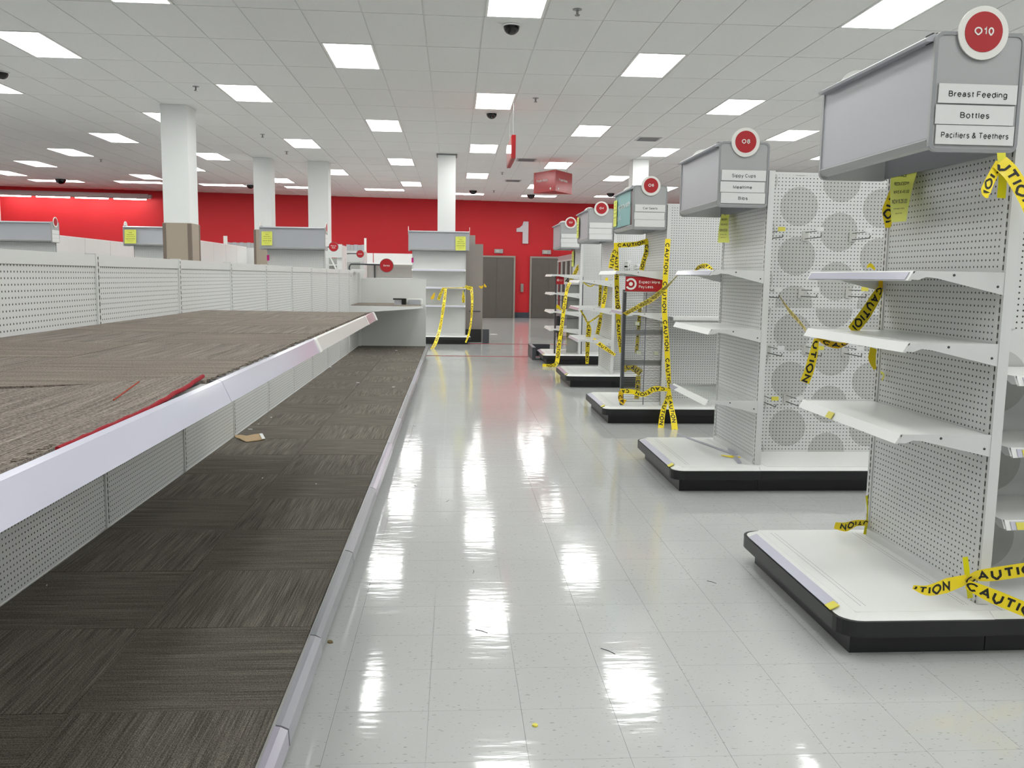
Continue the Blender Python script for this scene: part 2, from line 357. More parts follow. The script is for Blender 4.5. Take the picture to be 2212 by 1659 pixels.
# partition far right
mb = MB().box(7.0, 8.0, 21.2, 21.5, 0, ZC-.002); struct('wall_partition', mb, MAROON)
struct('wall_partition_side', MB().box(8.0, 14, 20.9, 21.2, 0, ZC-.002), GREYW)

# ceiling tiles and lights
CX0, CY0 = .2828, 9.2002
def cell(i, j):
    x = CX0+.6096*i; xc = abs(x+.3); k = 1-.0017*xc
    return x, (CY0+1.2192*j)*k, .6096, 1.2192*k
LIGHTS = {}
for c in range(-8, 8):
    for r in range(-7, 7):
        if c == -3 and r == 2: i = 3*c-1
        else: i = 3*c
        j = 1+4*r+(2 if c % 2 == 0 else 0)
        if c in (-3,) and j == 9: i = 3*c-1
        LIGHTS[(i, j)] = (c, r)
def visible(x, y, z, m=0):
    d = Vector((x, y, z))-CAM; c = d.dot(FW)
    if c < .3: return False
    px = 1106+F*d.dot(RI)/c; py = 829.5-F*d.dot(UP)/c
    return -m < px < 2212+m and -m < py < 1659+m
tile_me = None; cells = []
for i in range(-24, 36):
    for j in range(-14, 15):
        x, y, wx, wy = cell(i, j)
        if x < -14.35 or x+wx > 21.95 or y < -8.9 or y+wy > 26.6: continue
        cells.append((i, j, x, y, wx, wy))
wall_rows = []
used_l = {}
near = []; far = []
for i, j, x, y, wx, wy in cells:
    if (i, j) in LIGHTS and y < 26:
        used_l[(i, j)] = (x, y, wx, wy); continue
    near.append((i, j, x, y, wx, wy)) if (visible(x+wx/2, y+wy/2, ZC, 60)) else far.append((i, j, x, y, wx, wy))
near.sort(key=lambda t: math.hypot(t[2], t[3])); far += near[300:]; near = near[:300]
def tile_mesh(name, wx, wy, th, g, m, down=True):
    b = MB().box(g, wx-g, g, wy-g, -th if down else -th, 0); return b
tb = tile_mesh('ceiling_tile', .6096, 1.2192, .009, .007, CEILM)
t0 = mk('ceiling_tile', tb, CEILM, None, (0, 0, 0)); t0.parent = ceiling
first = True
for i, j, x, y, wx, wy in near:
    o = t0 if first else t0.copy()
    if not first: C.objects.link(o)
    first = False; o.location = (x, y, ZC+.007); o.scale = (1, wy/1.2192, 1)
mb = MB()
for i, j, x, y, wx, wy in far: mb.box(x+.009, x+wx-.009, y+.009, y+wy-.009, ZC-.002, ZC+.0065)
# strip next to the far wall: rows that follow it
for i in range(-24, 36):
    x = CX0+.6096*i
    if x < -14.3 or x > 21.3: continue
    yw = wall_y(x+.3); y = cell(i, 14)[1]+0
    ys = [y for y in [cell(i, k)[1] for k in range(14, 19)] if y < yw-.05]+[yw]
    for a, b in zip(ys[:-1], ys[1:]): mb.box(x+.009, x+.6-.009, a+.009, b-.009, ZC-.002, ZC+.0065)
o = mk('ceiling_tile_field', mb, CEILM, ceiling); o['kind'] = 'stuff'

ORD = ['nearest', 'second', 'third', 'fourth', 'fifth', 'sixth', 'seventh', 'eighth', 'ninth', 'tenth']
def colname(c):
    if c == 0: return 'the line over the aisle'
    n = ORD[abs(c)-1].replace('nearest', 'first')
    return 'the %s line %s of the aisle' % (n, 'left' if c < 0 else 'right')
bycol = {}
for k, v in used_l.items(): bycol.setdefault(LIGHTS[k][0], []).append((v, k))
def ceiling_light(x, y, wx, wy, label, group):
    t = thing('ceiling_light', label, 'light', (x+wx/2, y+wy/2, ZC), group)
    f = MB(); g = .012; e = .035; z0 = ZC-.006; z1 = ZC+.006
    f.box(x+g, x+wx-g, y+g, y+e, z0, z1).box(x+g, x+wx-g, y+wy-e, y+wy-g, z0, z1).box(x+g, x+e, y+e, y+wy-e, z0, z1).box(x+wx-e, x+wx-g, y+e, y+wy-e, z0, z1)
    mk('frame', f, WHITE2, t)
    mk('diffuser', MB().box(x+e, x+wx-e, y+e, y+wy-e, ZC-.003, ZC+.005), EMITM, t)
    return t
for c, lst in bycol.items():
    lst.sort(key=lambda q: q[0][1]); n = 0
    for (x, y, wx, wy), k in lst:
        vis = any(visible(x+a*wx, y+b*wy, ZC) for a in (.1, .5, .9) for b in (.1, .5, .9))
        if vis:
            lab = 'ceiling light panel, %s from the camera in %s' % (ORD[n], colname(c)); n += 1
        else: lab = 'lit ceiling light panel outside the picture'
        if not vis and (y < -5 or x < -12 or x > 14 or (x < -2.6 and y < 7.5)): continue
        ceiling_light(x, y, wx, wy, lab, 'troffer lights in the tiled ceiling')
# lights turned along the far wall
for n, (p0, p1) in enumerate((((77, 391.5), (175, 391.5)), ((258, 394), (353, 395)), ((438, 400), (530, 401)), ((619, 405), (667, 406)), ((790, 410), (873, 411)), ((984, 419.5), (1040, 420)), ((1126, 423.5), (1200, 425)), ((1284, 424.5), (1360, 426)))):
    a = at(*p0, 2, ZC); b = at(*p1, 2, ZC); ym = (a.y+b.y)/2
    t = ceiling_light(min(a.x, b.x)-.03, ym-.42, max(abs(b.x-a.x), .9)+.06, .60, 'lit ceiling light turned lengthwise beside the red wall, %s counted from the left' % ORD[n].replace('nearest', 'first'), 'ceiling lights turned along the red wall')

# floor tiles
TS = .3048; FX0 = -.3783; FY0 = 3.0106
cand = []; rest = MB(); nr = 0
BL = []  # areas hidden under fixtures near the camera
def under(x, y):
    if x < -.45 and y < 15.9: return True
    if x > 1.75 and (3.15 < y < 4.0): return True
    return False
for i in range(-46, 73):
    for j in range(-39, 93):
        x = FX0+TS*i; y = FY0+TS*j
        if x < -14.3 or x > 21.6 or y < -8.9 or y > 31.0: continue
        if visible(x+TS/2, y+TS/2, 0, 40) and not under(x+TS/2, y+TS/2) and not (x > 1.6 and y > 9): cand.append((x, y))
        elif -6 < x < 10 and y > 1.2: rest.box(x+.0004, x+TS-.0004, y+.0004, y+TS-.0004, -.004, 0)
        else: pass
cand.sort(key=lambda t: math.hypot(t[0], t[1]))
ft = mk('floor_tile', MB().box(.0005, TS-.0005, .0005, TS-.0005, -.004, 0), FLM, None, (0, 0, 0)); ft.parent = floor
for k, (x, y) in enumerate(cand[:300]):
    o = ft if k == 0 else ft.copy()
    if k: C.objects.link(o)
    o.location = (x, y, 0)
for x, y in cand[300:]: rest.box(x+.0004, x+TS-.0004, y+.0004, y+TS-.0004, -.004, 0)
# coarse sheets outside the tiled field
rest.box(-14.4, FX0+TS*-18-.0, -8.9, 31.2, -.004, 0)
rest.box(FX0+TS*34+.02, 22, -8.9, 31.2, -.004, 0).box(FX0+TS*-18, FX0+TS*34, -8.9, 1.18, -.004, 0)
o = mk('floor_tile_field', rest, FLM, floor); o['kind'] = 'stuff'
# red inlay lines
tr = mk('trim_1', MB().box(-.49, 12, 15.50, 15.60, 0, .0016), REDLINE); tr['kind'] = 'structure'
tr = mk('trim_2', MB().box(-.2, 12, 18.42, 18.56, 0, .0016), REDLINE); tr['kind'] = 'structure'

# columns
def column(x0, x1, y0, d, label, guard=None, cap=False):
    t = thing('column', label, 'column', ((x0+x1)/2, y0+d/2, 0))
    mk('shaft', MB().box(x0, x1, y0, y0+d, guard or 0, ZC-.004), COLM, t)
    if guard:
        g = .012; mk('guard', MB().box(x0-g, x1+g, y0-g, y0+d+g, 0, guard), BEIGE, t)
        q = .045
        for a, b in ((x0-g, x0-g+q), (x1+g-q, x1+g)):
            mk('corner_guard', MB().box(a-.006, b+.0 if a < x1-.1 else b+.006, y0-g-.006, y0-g+q, .01, guard-.01), BROWN, t)
        mk('corner_guard', MB().box(x1+g-q, x1+g+.006, y0+d+g-q, y0+d+g+.006, .01, guard-.01), BROWN, t)
    if cap: mk('collar', MB().box(x0-.03, x1+.03, y0-.03, y0+d+.03, ZC-.03, ZC-.006), GREYD, t)
    return t
column(-4.63, -4.22, 14.4, .47, 'thick white column with a beige guard around its lower part, nearest column on the left', 2.2)
column(-4.58, -4.19, 20.55, .45, 'slimmer white column with beige guard standing behind the gondola header', 2.42)
column(-3.42, -2.95, 20.95, .45, 'white column just right of the beige-guarded one before the red wall', None)
column(-.365, .02, 19.2, .42, 'white column rising behind the middle grey header with the yellow notice', None, True)
column(3.9, 4.25, 19.25, .42, 'white column behind the teal poster header on the right')
column(7.6, 8.05, 14.6, .45, 'pale column partly hidden right of the second aisle sign')

# far wall: elevators, numeral
def wy(x): return wall_y(x)
def wpt(px, py, off=0.0):
    p = at(px, py, 1, 30.7)
    for _ in range(4): p = at(px, py, 1, wall_y(p.x)-off)
    return p
for k, (xa, xb, lab) in enumerate(((.9, 2.075, 'left'), (2.72, 3.95, 'right'))):
    yw = wall_y(xa)-.05; d = MB().box(xa, xb, yw-.03, yw+.16, 0.004, 2.10)
    o = struct('door_%d' % (k+1), d, STEEL)
    f = MB().box(xa-.06, xa, yw-.07, yw+.15, .004, 2.16).box(xb, xb+.06, yw-.07, yw+.15, .004, 2.16).box(xa, xb, yw-.07, yw+.15, 2.10, 2.16)
    mk('door_frame', f, STEELF, o)
    mk('door_leaf', MB().box(xa+.03, (xa+xb)/2-.004, yw-.045, yw-.03, .02, 2.08), STEEL, o)
    mk('door_leaf', MB().box((xa+xb)/2+.004, xb-.03, yw-.045, yw-.03, .02, 2.08), STEEL, o)
ybb = wall_y(2.14)-.03
b = mk('baseboard_back', MB().box(2.14, 2.655, ybb-.03, ybb+.2, .001, .19), BLUEB); b['kind'] = 'structure'
t = thing('call_panel', 'narrow steel call button plate on the red strip between the dark doors', 'panel', (2.4, ybb, 1.05))
mk('plate', MB().box(2.345, 2.445, ybb-.03, ybb+.06, .91, 1.2), STEELF, t)
mk('button', MB().tube([(2.395, ybb-.03, 1.02), (2.395, ybb-.045, 1.02)], .018, 12), CHROME, t)
mk('button', MB().tube([(2.395, ybb-.03, 1.09), (2.395, ybb-.045, 1.09)], .018, 12), CHROME, t)
for x, side in ((1.55, 'left'), (3.25, 'right')):
    yy = wall_y(x)-.06
    t = thing('floor_indicator', 'small grey indicator box on the red wall above the %s dark door' % side, 'indicator', (x, yy, 2.32))
    mk('case', MB().box(x-.15, x+.15, yy, yy+.12, 2.25, 2.39), LGREY, t)
    mk('face', MB().box(x-.10, x+.02, yy-.006, yy, 2.28, 2.36), mat('indicator_face', (.72, .72, .68), .3), t)
# number 1
yy = wall_y(2.4)-.05
out = [(2.18, 2.98+.0), (2.18, 3.11), (2.30, 3.13), (2.40, 3.36), (2.60, 3.36), (2.60, 2.60), (2.40, 2.60), (2.40, 3.0)]
out = [(2.17, 3.0), (2.17, 3.12), (2.28, 3.15), (2.37, 3.23), (2.41, 3.36), (2.585, 3.36), (2.585, 2.60), (2.385, 2.60), (2.385, 3.0)]
mb = MB().prism([Vector((x, yy-.02, z)) for x, z in out], [Vector((x, yy+.1, z)) for x, z in out])
tag(mk('wall_numeral', mb, NUMW, None, (2.4, yy, 2.6)), 'large white number 1 on the dark red far wall', 'sign')

# wall wash fixture
pA = at(0, 413, 2, 3.86); zf = 3.80
xa, xb = -14.3, -9.75
def fy(x): return wall_y(x)-.62
t = thing('wall_wash_light', 'long tubular light fitting washing the red wall at upper left', 'light', ((xa+xb)/2, fy(-12), zf))
mb = MB(); mb.tube([(xa, fy(xa), zf), (xb, fy(xb), zf)], .085, 10); mk('housing', mb, mat('fixture_grey', (.66, .60, .60), .4), t)
mb = MB(); mb.tube([(xb-.02, fy(xb), zf), (xb+.10, fy(xb), zf)], .06, 10); mk('end_cap', mb, LGREY, t)
mb = MB().prism([Vector((xa, fy(xa)-.02, zf-.02)), Vector((xb, fy(xb)-.02, zf-.02)), Vector((xb, fy(xb)+.26, zf-.06)), Vector((xa, fy(xa)+.26, zf-.06))], [Vector((xa, fy(xa)-.02, zf-.01)), Vector((xb, fy(xb)-.02, zf-.01)), Vector((xb, fy(xb)+.26, zf-.05)), Vector((xa, fy(xa)+.26, zf-.05))]); mk('reflector', mb, WHITE2, t)  # sloped plate added over the lamps to block their upward light
n = 4
for k in range(n):
    x0 = xa+(xb-xa)*k/n+.08; x1 = xa+(xb-xa)*(k+1)/n-.08
    mb = MB(); mb.tube([(x0, fy(x0)+.06, zf-.085), (x1, fy(x1)+.06, zf-.085)], .028, 8); mk('lamp_tube', mb, EMITW, t)
for k in range(3):
    x0 = xa+.4+(xb-xa-.6)*k/2; mk('bracket', MB().box(x0-.02, x0+.02, fy(x0), wall_y(x0), zf-.02, zf+.02), LGREY, t)

# ------------------------------------------------------------------ ceiling fittings
def dome(px, py, r, label):
    p = at(px, py, 2, ZC-.02)
    t = thing('dome_camera', label, 'camera', (p.x, p.y, ZC-.005), 'black dome cameras under the ceiling')
    mb = MB(); rings = []
    for k in range(7):
        a = R(90*k/6); rings.append([(p.x+r*math.cos(a)*math.cos(q*math.pi/10), p.y+r*math.cos(a)*math.sin(q*math.pi/10), ZC-.02-r*.95*math.sin(a)) for q in range(20)])
    for a, b in zip(rings[:-1], rings[1:]):
        for q in range(20): mb.face([a[q], a[(q+1) % 20], b[(q+1) % 20], b[q]])
    mk('bubble', mb, DOME, t, smooth=True)
    mb = MB(); mb.tube([(p.x, p.y, ZC-.02), (p.x, p.y, ZC-.003)], r*1.18, 20); mk('base_ring', mb, WHITE2, t)
dome(1105, 58, .085, 'black dome camera just behind the ceiling light over the aisle, nearest one')
dome(1062, 246, .085, 'black dome camera below the second ceiling light over the aisle')
dome(3, 158, .085, 'black dome camera cut by the left picture edge')
dome(131, 387, .15, 'black dome camera near the red wall, far left')
dome(541, 400, .11, 'black dome camera before the second beige-guarded column')
dome(1022, 412, .12, 'black dome camera near the red wall over the aisle')
dome(1147, 421, .13, 'black dome camera below the red triangular sign')
dome(1319, 418, .12, 'black dome camera near the wall above the smaller right aisle signs')
SP = [(1247, 22, 'nearest sprinkler, right of the first aisle light'), (1157, 213, 'sprinkler right of the second aisle light'), (423, 188, 'sprinkler at left between two ceiling lights'), (567, 291, 'sprinkler left of the white column pair'), (619, 328, 'sprinkler above the white column pair'), (1085, 373, 'sprinkler right of the far aisle lights'), (218, 345, 'sprinkler left of the thick column'), (1067, 412, 'sprinkler close to the red wall')]
for px, py, lab in SP:
    p = at(px, py, 2, ZC-.01)
    t = thing('ceiling_sprinkler', lab, 'sprinkler', (p.x, p.y, ZC), 'sprinkler heads in the ceiling tiles')
    mb = MB(); mb.tube([(p.x, p.y, ZC-.008), (p.x, p.y, ZC-.001)], .045, 14); mk('escutcheon', mb, LGREY, t)
    mb = MB(); mb.tube([(p.x, p.y, ZC-.055), (p.x, p.y, ZC-.008)], .012, 8); mk('stem', mb, CHROME, t)
    mb = MB(); mb.tube([(p.x, p.y, ZC-.062), (p.x, p.y, ZC-.055)], .026, 10); mk('deflector', mb, CHROME, t)
for px, py, lab in ((1137, 345, 'grey square ceiling vent left of the red triangular sign'), (1108, 390, 'grey square ceiling vent beside the far lights'), (1400, 300, 'narrow dark ceiling vent above the second row of signs')):
    p = at(px, py, 2, ZC); t = thing('ceiling_vent', lab, 'vent', (p.x, p.y, ZC))
    mk('frame', MB().box(p.x-.22, p.x+.22, p.y-.22, p.y+.22, ZC-.009, ZC+.004), GREY, t)
    for q in range(5): mk('louver', MB().box(p.x-.18, p.x+.18, p.y-.17+q*.08, p.y-.13+q*.08, ZC-.016, ZC-.009), GREYD, t)

# red hanging signs
y1, y2 = 13.3, 14.5
p0 = at(1105.5, 291, 1, y1); p1 = at(1116, 342, 1, y1)
t = thing('hanging_sign', 'thin red sign hung edge-on from the ceiling over the aisle', 'sign', ((p0.x+p1.x)/2, 13.9, p1.z))
X0, X1, Z0, Z1 = p0.x, p0.x+.062, p1.z, p0.z
mk('sign_body', MB().box(X0, X1, y1, y2, Z0, Z1), REDS, t)
mk('sign_face', MB().box(X0-.006, X0, y1+.02, y2-.02, Z0+.02, Z1-.02), mat('red_mirror_face', (.80, .30, .30), .03, spec=1), t)  # face paler than the body: bright reflection put into its red
for yq in (y1+.15, y2-.15):
    mb = MB(); mb.tube([((X0+X1)/2, yq, Z1), ((X0+X1)/2, yq, ZC-.002)], .0025, 5); mk('wire', mb, LGREY, t)
a = Vector((1.77, 20.0, 0)); b = Vector((2.19, 19.25, 0)); c = Vector((2.675, 20.0, 0)); z0, z1 = 3.313, 3.766
t = thing('triangular_sign', 'red three-sided hanging sign lettered Frozen Meals', 'sign', (2.2, 19.7, z0))
def bev(p, q, r, d=.05): return [p+(q-p).normalized()*d, p+(r-p).normalized()*d]
out = bev(a, c, b, .03)+[b+(a-b).normalized()*.06, b+(a-b).normalized()*.02+Vector((0, .0, 0)), b+(c-b).normalized()*.02, b+(c-b).normalized()*.06]+bev(c, b, a, .03)
mk('sign_body', MB().prism([Vector((p.x, p.y, z0)) for p in out], [Vector((p.x, p.y, z1)) for p in out]), REDS, t)
for (p, q, s) in ((a, b, 1), (b, c, 1)):
    ux = (q-p).normalized(); n = Vector((ux.y, -ux.x, 0)); m_ = p+ux*(.36 if p is a else .40)+n*.004
    mb = MB(); text(mb, 'Frozen Meals', m_+Vector((0, 0, z0+.26)), ux, (0, 0, 1), .055, .02, .42)
    # small mark in the lower corner
    mb2 = q if p is a else p
    cc = (q-ux*.17 if p is a else p+ux*.17)+n*.004+Vector((0, 0, z0+.06)); rg = []
    for r_ in (.026, .011):
        rg.append([cc+ux*(r_*math.cos(i*math.pi/8))+Vector((0, 0, r_*math.sin(i*math.pi/8))) for i in range(16)])
    mb.face(rg[0]) ; mk('lettering', mb, WRING, t)
for p in (a.lerp(c, .15), a.lerp(c, .85)):
    mb = MB(); mb.tube([(p.x, p.y-.05, z1), (p.x, p.y-.05, ZC-.002)], .0035, 5); mk('wire', mb, LGREY, t)

# ------------------------------------------------------------------ gondola end units (local u along the panel, d outward, z up)
def oT(y0): return lambda u, d, z: Vector((2.07-d, y0+u, z))
def hT(x0, yp): return lambda u, d, z: Vector((x0+u, yp-d, z))
def lbox(mb, T, u0, u1, d0, d1, z0, z1):
    p = T(u0, d0, z0); q = T(u1, d1, z1); mb.box(p.x, q.x, p.y, q.y, z0, z1); return mb
def lprism(mb, T, prof, u0, u1):
    """profile of (d,z) swept along u"""
    mb.prism([T(u0, d, z) for d, z in prof], [T(u1, d, z) for d, z in prof]); return mb
def deck(t, T, L, D, ov=.065, zt=.168, side0=True, side1=True, rail=True):
    lbm = MB(); lbox(lbm, T, 0, L, 0, D, 0, .092); mk('kick_plate', lbm, BLACK, t)
    def outl(o, r):
        u0, u1 = -o, L+o; d1 = D+o; p = []
        p.append((u0, 0.0))
        for i in range(6):
            a = R(180-90*i/5); p.append((u0+r+r*math.cos(a), d1-r+r*math.sin(a)))
        for i in range(6):
            a = R(90-90*i/5); p.append((u1-r+r*math.cos(a), d1-r+r*math.sin(a)))
        p.append((u1, 0.0)); return p
    a = outl(ov, .085); mk('fascia', MB().prism([T(u, d, .088) for u, d in a], [T(u, d, .148) for u, d in a]), BLACK, t)
    b = outl(ov-.012, .08); c = outl(ov-.052, .07)
    mk('deck_edge', MB().prism([T(u, d, .1485) for u, d in b], [T(u, d, zt-.001) for u, d in c]), WHITE2, t)
    mb = MB(); e = ov-.056; lbox(mb, T, -e, L+e, .0, D+e-.02, zt-.002, zt); mk('deck_top', mb, WHITE2, t)
    mb = MB()
    for dd in (.045, .062, D-.06, D-.08):
        k = 0
        while k*.012 < L-.1:
            mb.face([T(.05+k*.012, dd, zt+.0004), T(.056+k*.012, dd, zt+.0004), T(.056+k*.012, dd+.003, zt+.0004), T(.05+k*.012, dd+.003, zt+.0004)]); k += 1
    o = mk('perforation', mb, GREYD, t); o['kind'] = 'stuff'
    if rail:
        mb = MB(); lprism(mb, T, [(D+ov-.006, .150), (D+ov-.004, .154), (D+ov-.046, .1705), (D+ov-.048, .1675)], .08, L-.06); mk('price_strip', mb, PRICE, t)
        mb = MB(); lprism(mb, T, [(D+ov-.003, .152), (D+ov-.002, .155), (D+ov-.038, .1715), (D+ov-.040, .168)], .05, .10); mk('price_tag', mb, YTAG, t)
def shelf(t, T, z, u0=.05, u1=1.0, D=.37, strip=PRICE, top=None, bh=.085, tagu=None):
    mb = MB(); lbox(mb, T, u0, u1, .012, D-.012, z-.018, z); s = mk('shelf', mb, top or WHITE2, t)
    for ua, ub in ((u0-.006, u0), (u1, u1+.006)):
        mb = MB(); lprism(mb, T, [(.0, z+.002), (D-.02, z+.002), (D+.0, z-.03), (D-.03, z-.032), (D-.06, z-.02), (D-.10, z-.024), (.0, z-bh)], ua, ub); mk('bracket', mb, WHITE, s)
    for ua in (u0-.0065, u1+.0065):
        for dd, zz in ((.03, z-bh*.62), (D*.55, z-.012)):
            mb = MB(); c0 = T(ua, dd, zz); ax = (T(1, 0, 0)-T(0, 0, 0))*.0012
            mb.tube([c0-ax, c0+ax], .005, 8); mk('bolt', mb, DGREY, s)
    mb = MB(); lprism(mb, T, [(D-.022, z+.003), (D-.012, z+.003), (D+.008, z-.034), (D-.004, z-.036)], u0, u1); mk('shelf_lip', mb, WHITE2, s)
    if strip: mb = MB(); lprism(mb, T, [(D-.008, z-.002), (D-.005, z-.002), (D+.011, z-.031), (D+.008, z-.031)], u0+.02, u1-.02); mk('price_strip', mb, strip, s)
    if tagu: mb = MB(); lprism(mb, T, [(D-.003, z-.004), (D-.001, z-.004), (D+.014, z-.03), (D+.012, z-.03)], tagu, tagu+.06); mk('price_tag', mb, YTAG, s)
    return s
def header(t, T, L, sgn, z0=1.895, z1=2.315, D0=.02, D1=.355, u0=.02, num=None, lines=(), poster=False, front=0):
    """hollow grey sign head: two round-cornered end plates, face panel, top and bottom rails"""
    u1 = u0+L
    for ui, (ua, ub) in enumerate(((u0-.012, u0), (u1, u1+.012))):
        o = rrect(D0, D1, z0, z1, .03)
        pl = mk('end_plate', MB().prism([T(ua, d, z) for d, z in o], [T(ub, d, z) for d, z in o]), GREY, t)
        uo = ua if ui == 0 else ub; s = -1 if ui == 0 else 1
        # raised rim
        oo = rrect(D0, D1, z0, z1, .03); ii = rrect(D0+.012, D1-.012, z0+.012, z1-.012, .022); mb = MB(); n = len(oo)
        for k in range(n):
            m = (k+1) % n; mb.face([T(uo+s*.004, *oo[k]), T(uo+s*.004, *oo[m]), T(uo+s*.004, *ii[m]), T(uo+s*.004, *ii[k])])
            mb.face([T(uo, *oo[k]), T(uo, *oo[m]), T(uo+s*.004, *oo[m]), T(uo+s*.004, *oo[k])]); mb.face([T(uo, *ii[k]), T(uo, *ii[m]), T(uo+s*.004, *ii[m]), T(uo+s*.004, *ii[k])])
        mk('plate_rim', mb, mat('rim_grey', (.60, .61, .62), .45), pl)
        cd_, cz_ = (D0+D1)/2-.002, 2.311+(z1-2.315)
        a = circ(cd_, cz_, .093); mk('disc_ring', MB().prism([T(uo+s*.006, d, z) for d, z in a], [T(uo+s*.012, d, z) for d, z in a]), WRING, pl)
        a = circ(cd_, cz_+.003, .070); mk('disc_face', MB().prism([T(uo+s*.012, d, z) for d, z in a], [T(uo+s*.014, d, z) for d, z in a]), REDD, pl)
        ux = (T(0, 0, 0)-T(0, 1, 0)) if ui == front else (T(0, 1, 0)-T(0, 0, 0))
        if num:
            mb = MB(); text(mb, num, T(uo+s*.0155, cd_, cz_+.006), ux, (0, 0, 1), .026, .03); mk('numeral', mb, WRING, pl)
        for q, ln in enumerate(lines):
            zz = (2.134, 2.060, 1.989)[q]; off = (0, .006, .0)[q]
            mb = MB(); c0, c1 = D0+.018+off, D1-.022+off; lbox(mb, T, uo+s*.004, uo+s*.007, c0, c1, zz-.068, zz); mk('name_strip', mb, PAPER, pl)
            if ln and ui == front:
                mb = MB(); text(mb, ln, T(uo+s*.0078, (c0+c1)/2, zz-.035), ux, (0, 0, 1), .0205, .012, min(.255, .0157*len(ln))); mk('lettering', mb, INK, pl)
    # face panel, rails
    mb = MB(); lbox(mb, T, u0, u1, D1-.013, D1-.006, z0+.05, z1-.02); mk('face_panel', mb, GREYL, t)
    if poster:
        mb = MB(); N = 10; g = []
        for k in range(N+1):
            f = k/N; uu = u0+.11+(L-.13)*f; g.append((uu, D1-.004+.010*math.sin(f*3)))
        for (ua, da), (ub, db) in zip(g[:-1], g[1:]): mb.prism([T(ua, da, z0+.055), T(ub, db, z0+.055), T(ub, db, z1-.035), T(ua, da, z1-.035)], [T(ua, da+.002, z0+.055), T(ub, db+.002, z0+.055), T(ub, db+.002, z1-.035), T(ua, da+.002, z1-.035)])
        ps = mk('poster', mb, TEAL, t); ux = (T(0, 0, 0)-T(1, 0, 0))
        mb = MB(); text(mb, 'ing baby safe', T(u0+.40, D1+.010, z0+.26), ux, (0, 0, 1), .05, .01, .62)
        text(mb, 's it.', T(u0+.62, D1+.010, z0+.15), ux, (0, 0, 1), .05, .01, .2); mk('lettering', mb, WRING, ps)
        mb = MB(); lbox(mb, T, u0, u0+.11, D1-.006, D1-.003, z0+.05, z1-.03); mk('gap_plate', mb, BLACK2, t)  # black plate standing in for an open gap beside the poster
    mb = MB(); lprism(mb, T, [(D1-.045, z1-.004), (D1-.045, z1-.03), (D1+.026, z1-.034), (D1+.03, z1-.024), (D1-.0, z1-.006)], u0, u1); mk('top_rail', mb, GREYL, t)
    for q in range(3):
        mb = MB(); lbox(mb, T, u0+.004, u0+.05, D1-.032+q*.014, D1-.024+q*.014, z1-.034, z1-.002); mk('rail_clip', mb, BLACK2, t)
    mb = MB(); lprism(mb, T, [(D1-.04, z0+.015), (D1-.04, z0+.055), (D1-.015, z0+.058), (D1-.002, z0+.045), (D1+.006, z0+.04), (D1-.01, z0+.018)], u0, u1); mk('bottom_rail', mb, GREY, t)
    mb = MB(); lbox(mb, T, u0, u1, D0, D0+.02, z0+.01, z1-.02); mk('back_rail', mb, GREYD, t)

def uprights(t, T, L, ztop, pm, zb=.168, zu=.1695, w=.04, th=.035, slots=True):
    for ua in (.05, L-.05-w):
        mb = MB(); lbox(mb, T, ua, ua+w, -th, .006, zu, ztop); up = mk('upright', mb, WHITE, t)
        if slots: mb = MB(); lbox(mb, T, ua+w*.35, ua+w*.35+.007, .006, .0072, zb, ztop-.01); mk('slot_strip', mb, SLOT, up)
    mb = MB(); lbox(mb, T, .05+w, L-.05-w, -.012, 0.0, zb, ztop-.03); mk('peg_panel', mb, pm, t)
    mb = MB(); lbox(mb, T, .05+w, L-.05-w, 0.0, .012, zb, zb+.035); mk('bottom_channel', mb, WHITE, t)
    mb = MB(); lbox(mb, T, .05+w, L-.05-w, -.02, .002, ztop-.03, ztop-.005); mk('top_channel', mb, WHITE, t)

OY = dict(O10=3.10, O8=5.655, O6=8.39, O4=11.22, O2=14.19)
ENDC = {}
def endcap(k, label, shelves, num, lines, poster=False, dfront=.37, srange=None, rail=True):
    y0 = OY[k]; T = oT(y0); t = thing('endcap_gondola', label, 'shelving', (1.8, y0+.53, 0), 'end-of-aisle gondola units along the right side')
    deck(t, T, 1.06, .54, rail=rail); uprights(t, T, 1.06, 2.14, PEG)
    for z, D, st, top, tg in shelves: shelf(t, T, z, .06, 1.0, D, st, top, tagu=tg)
    header(t, T, .93, -1, num=num, lines=lines, poster=poster, u0=.04)
    ENDC[k] = (t, T); return t
endcap('O10', 'nearest end-of-aisle unit on the right with disc O10 and lines Breast Feeding, Bottles', [(1.462, .37, PRICE, None, None), (1.192, .37, None, None, None), (.842, .375, None, None, .62)], 'O10', ('Breast Feeding', 'Bottles', 'Pacifiers & Teethers'))
endcap('O8', 'second end-of-aisle unit with disc O8 and lines Sippy Cups, Mealtime, Bibs', [(1.485, .36, PRICE, None, None), (1.09, .36, None, None, None), (.607, .36, None, CLEARP, None)], 'O8', ('Sippy Cups', 'Mealtime', 'Bibs'))
endcap('O6', 'third end-of-aisle unit with disc O6, a Car Seats line and a teal poster', [(1.495, .50, None, None, None), (1.09, .36, PRICE, None, None)], 'O6', ('Car Seats', '', ''), True)
endcap('O4', 'fourth end-of-aisle unit with disc O4 and blank name strips', [(1.392, .45, None, None, None), (1.035, .44, PRICE, None, None), (.62, .44, PRICE, None, None)], 'O4', ('', '', ''))
endcap('O2', 'farthest end-of-aisle unit with disc O2 beside the glass display stand', [(1.475, .48, None, None, None), (1.172, .48, None, None, None), (.872, .48, None, None, None), (.583, .48, None, None, None)], 'O2', ('', '', ''))

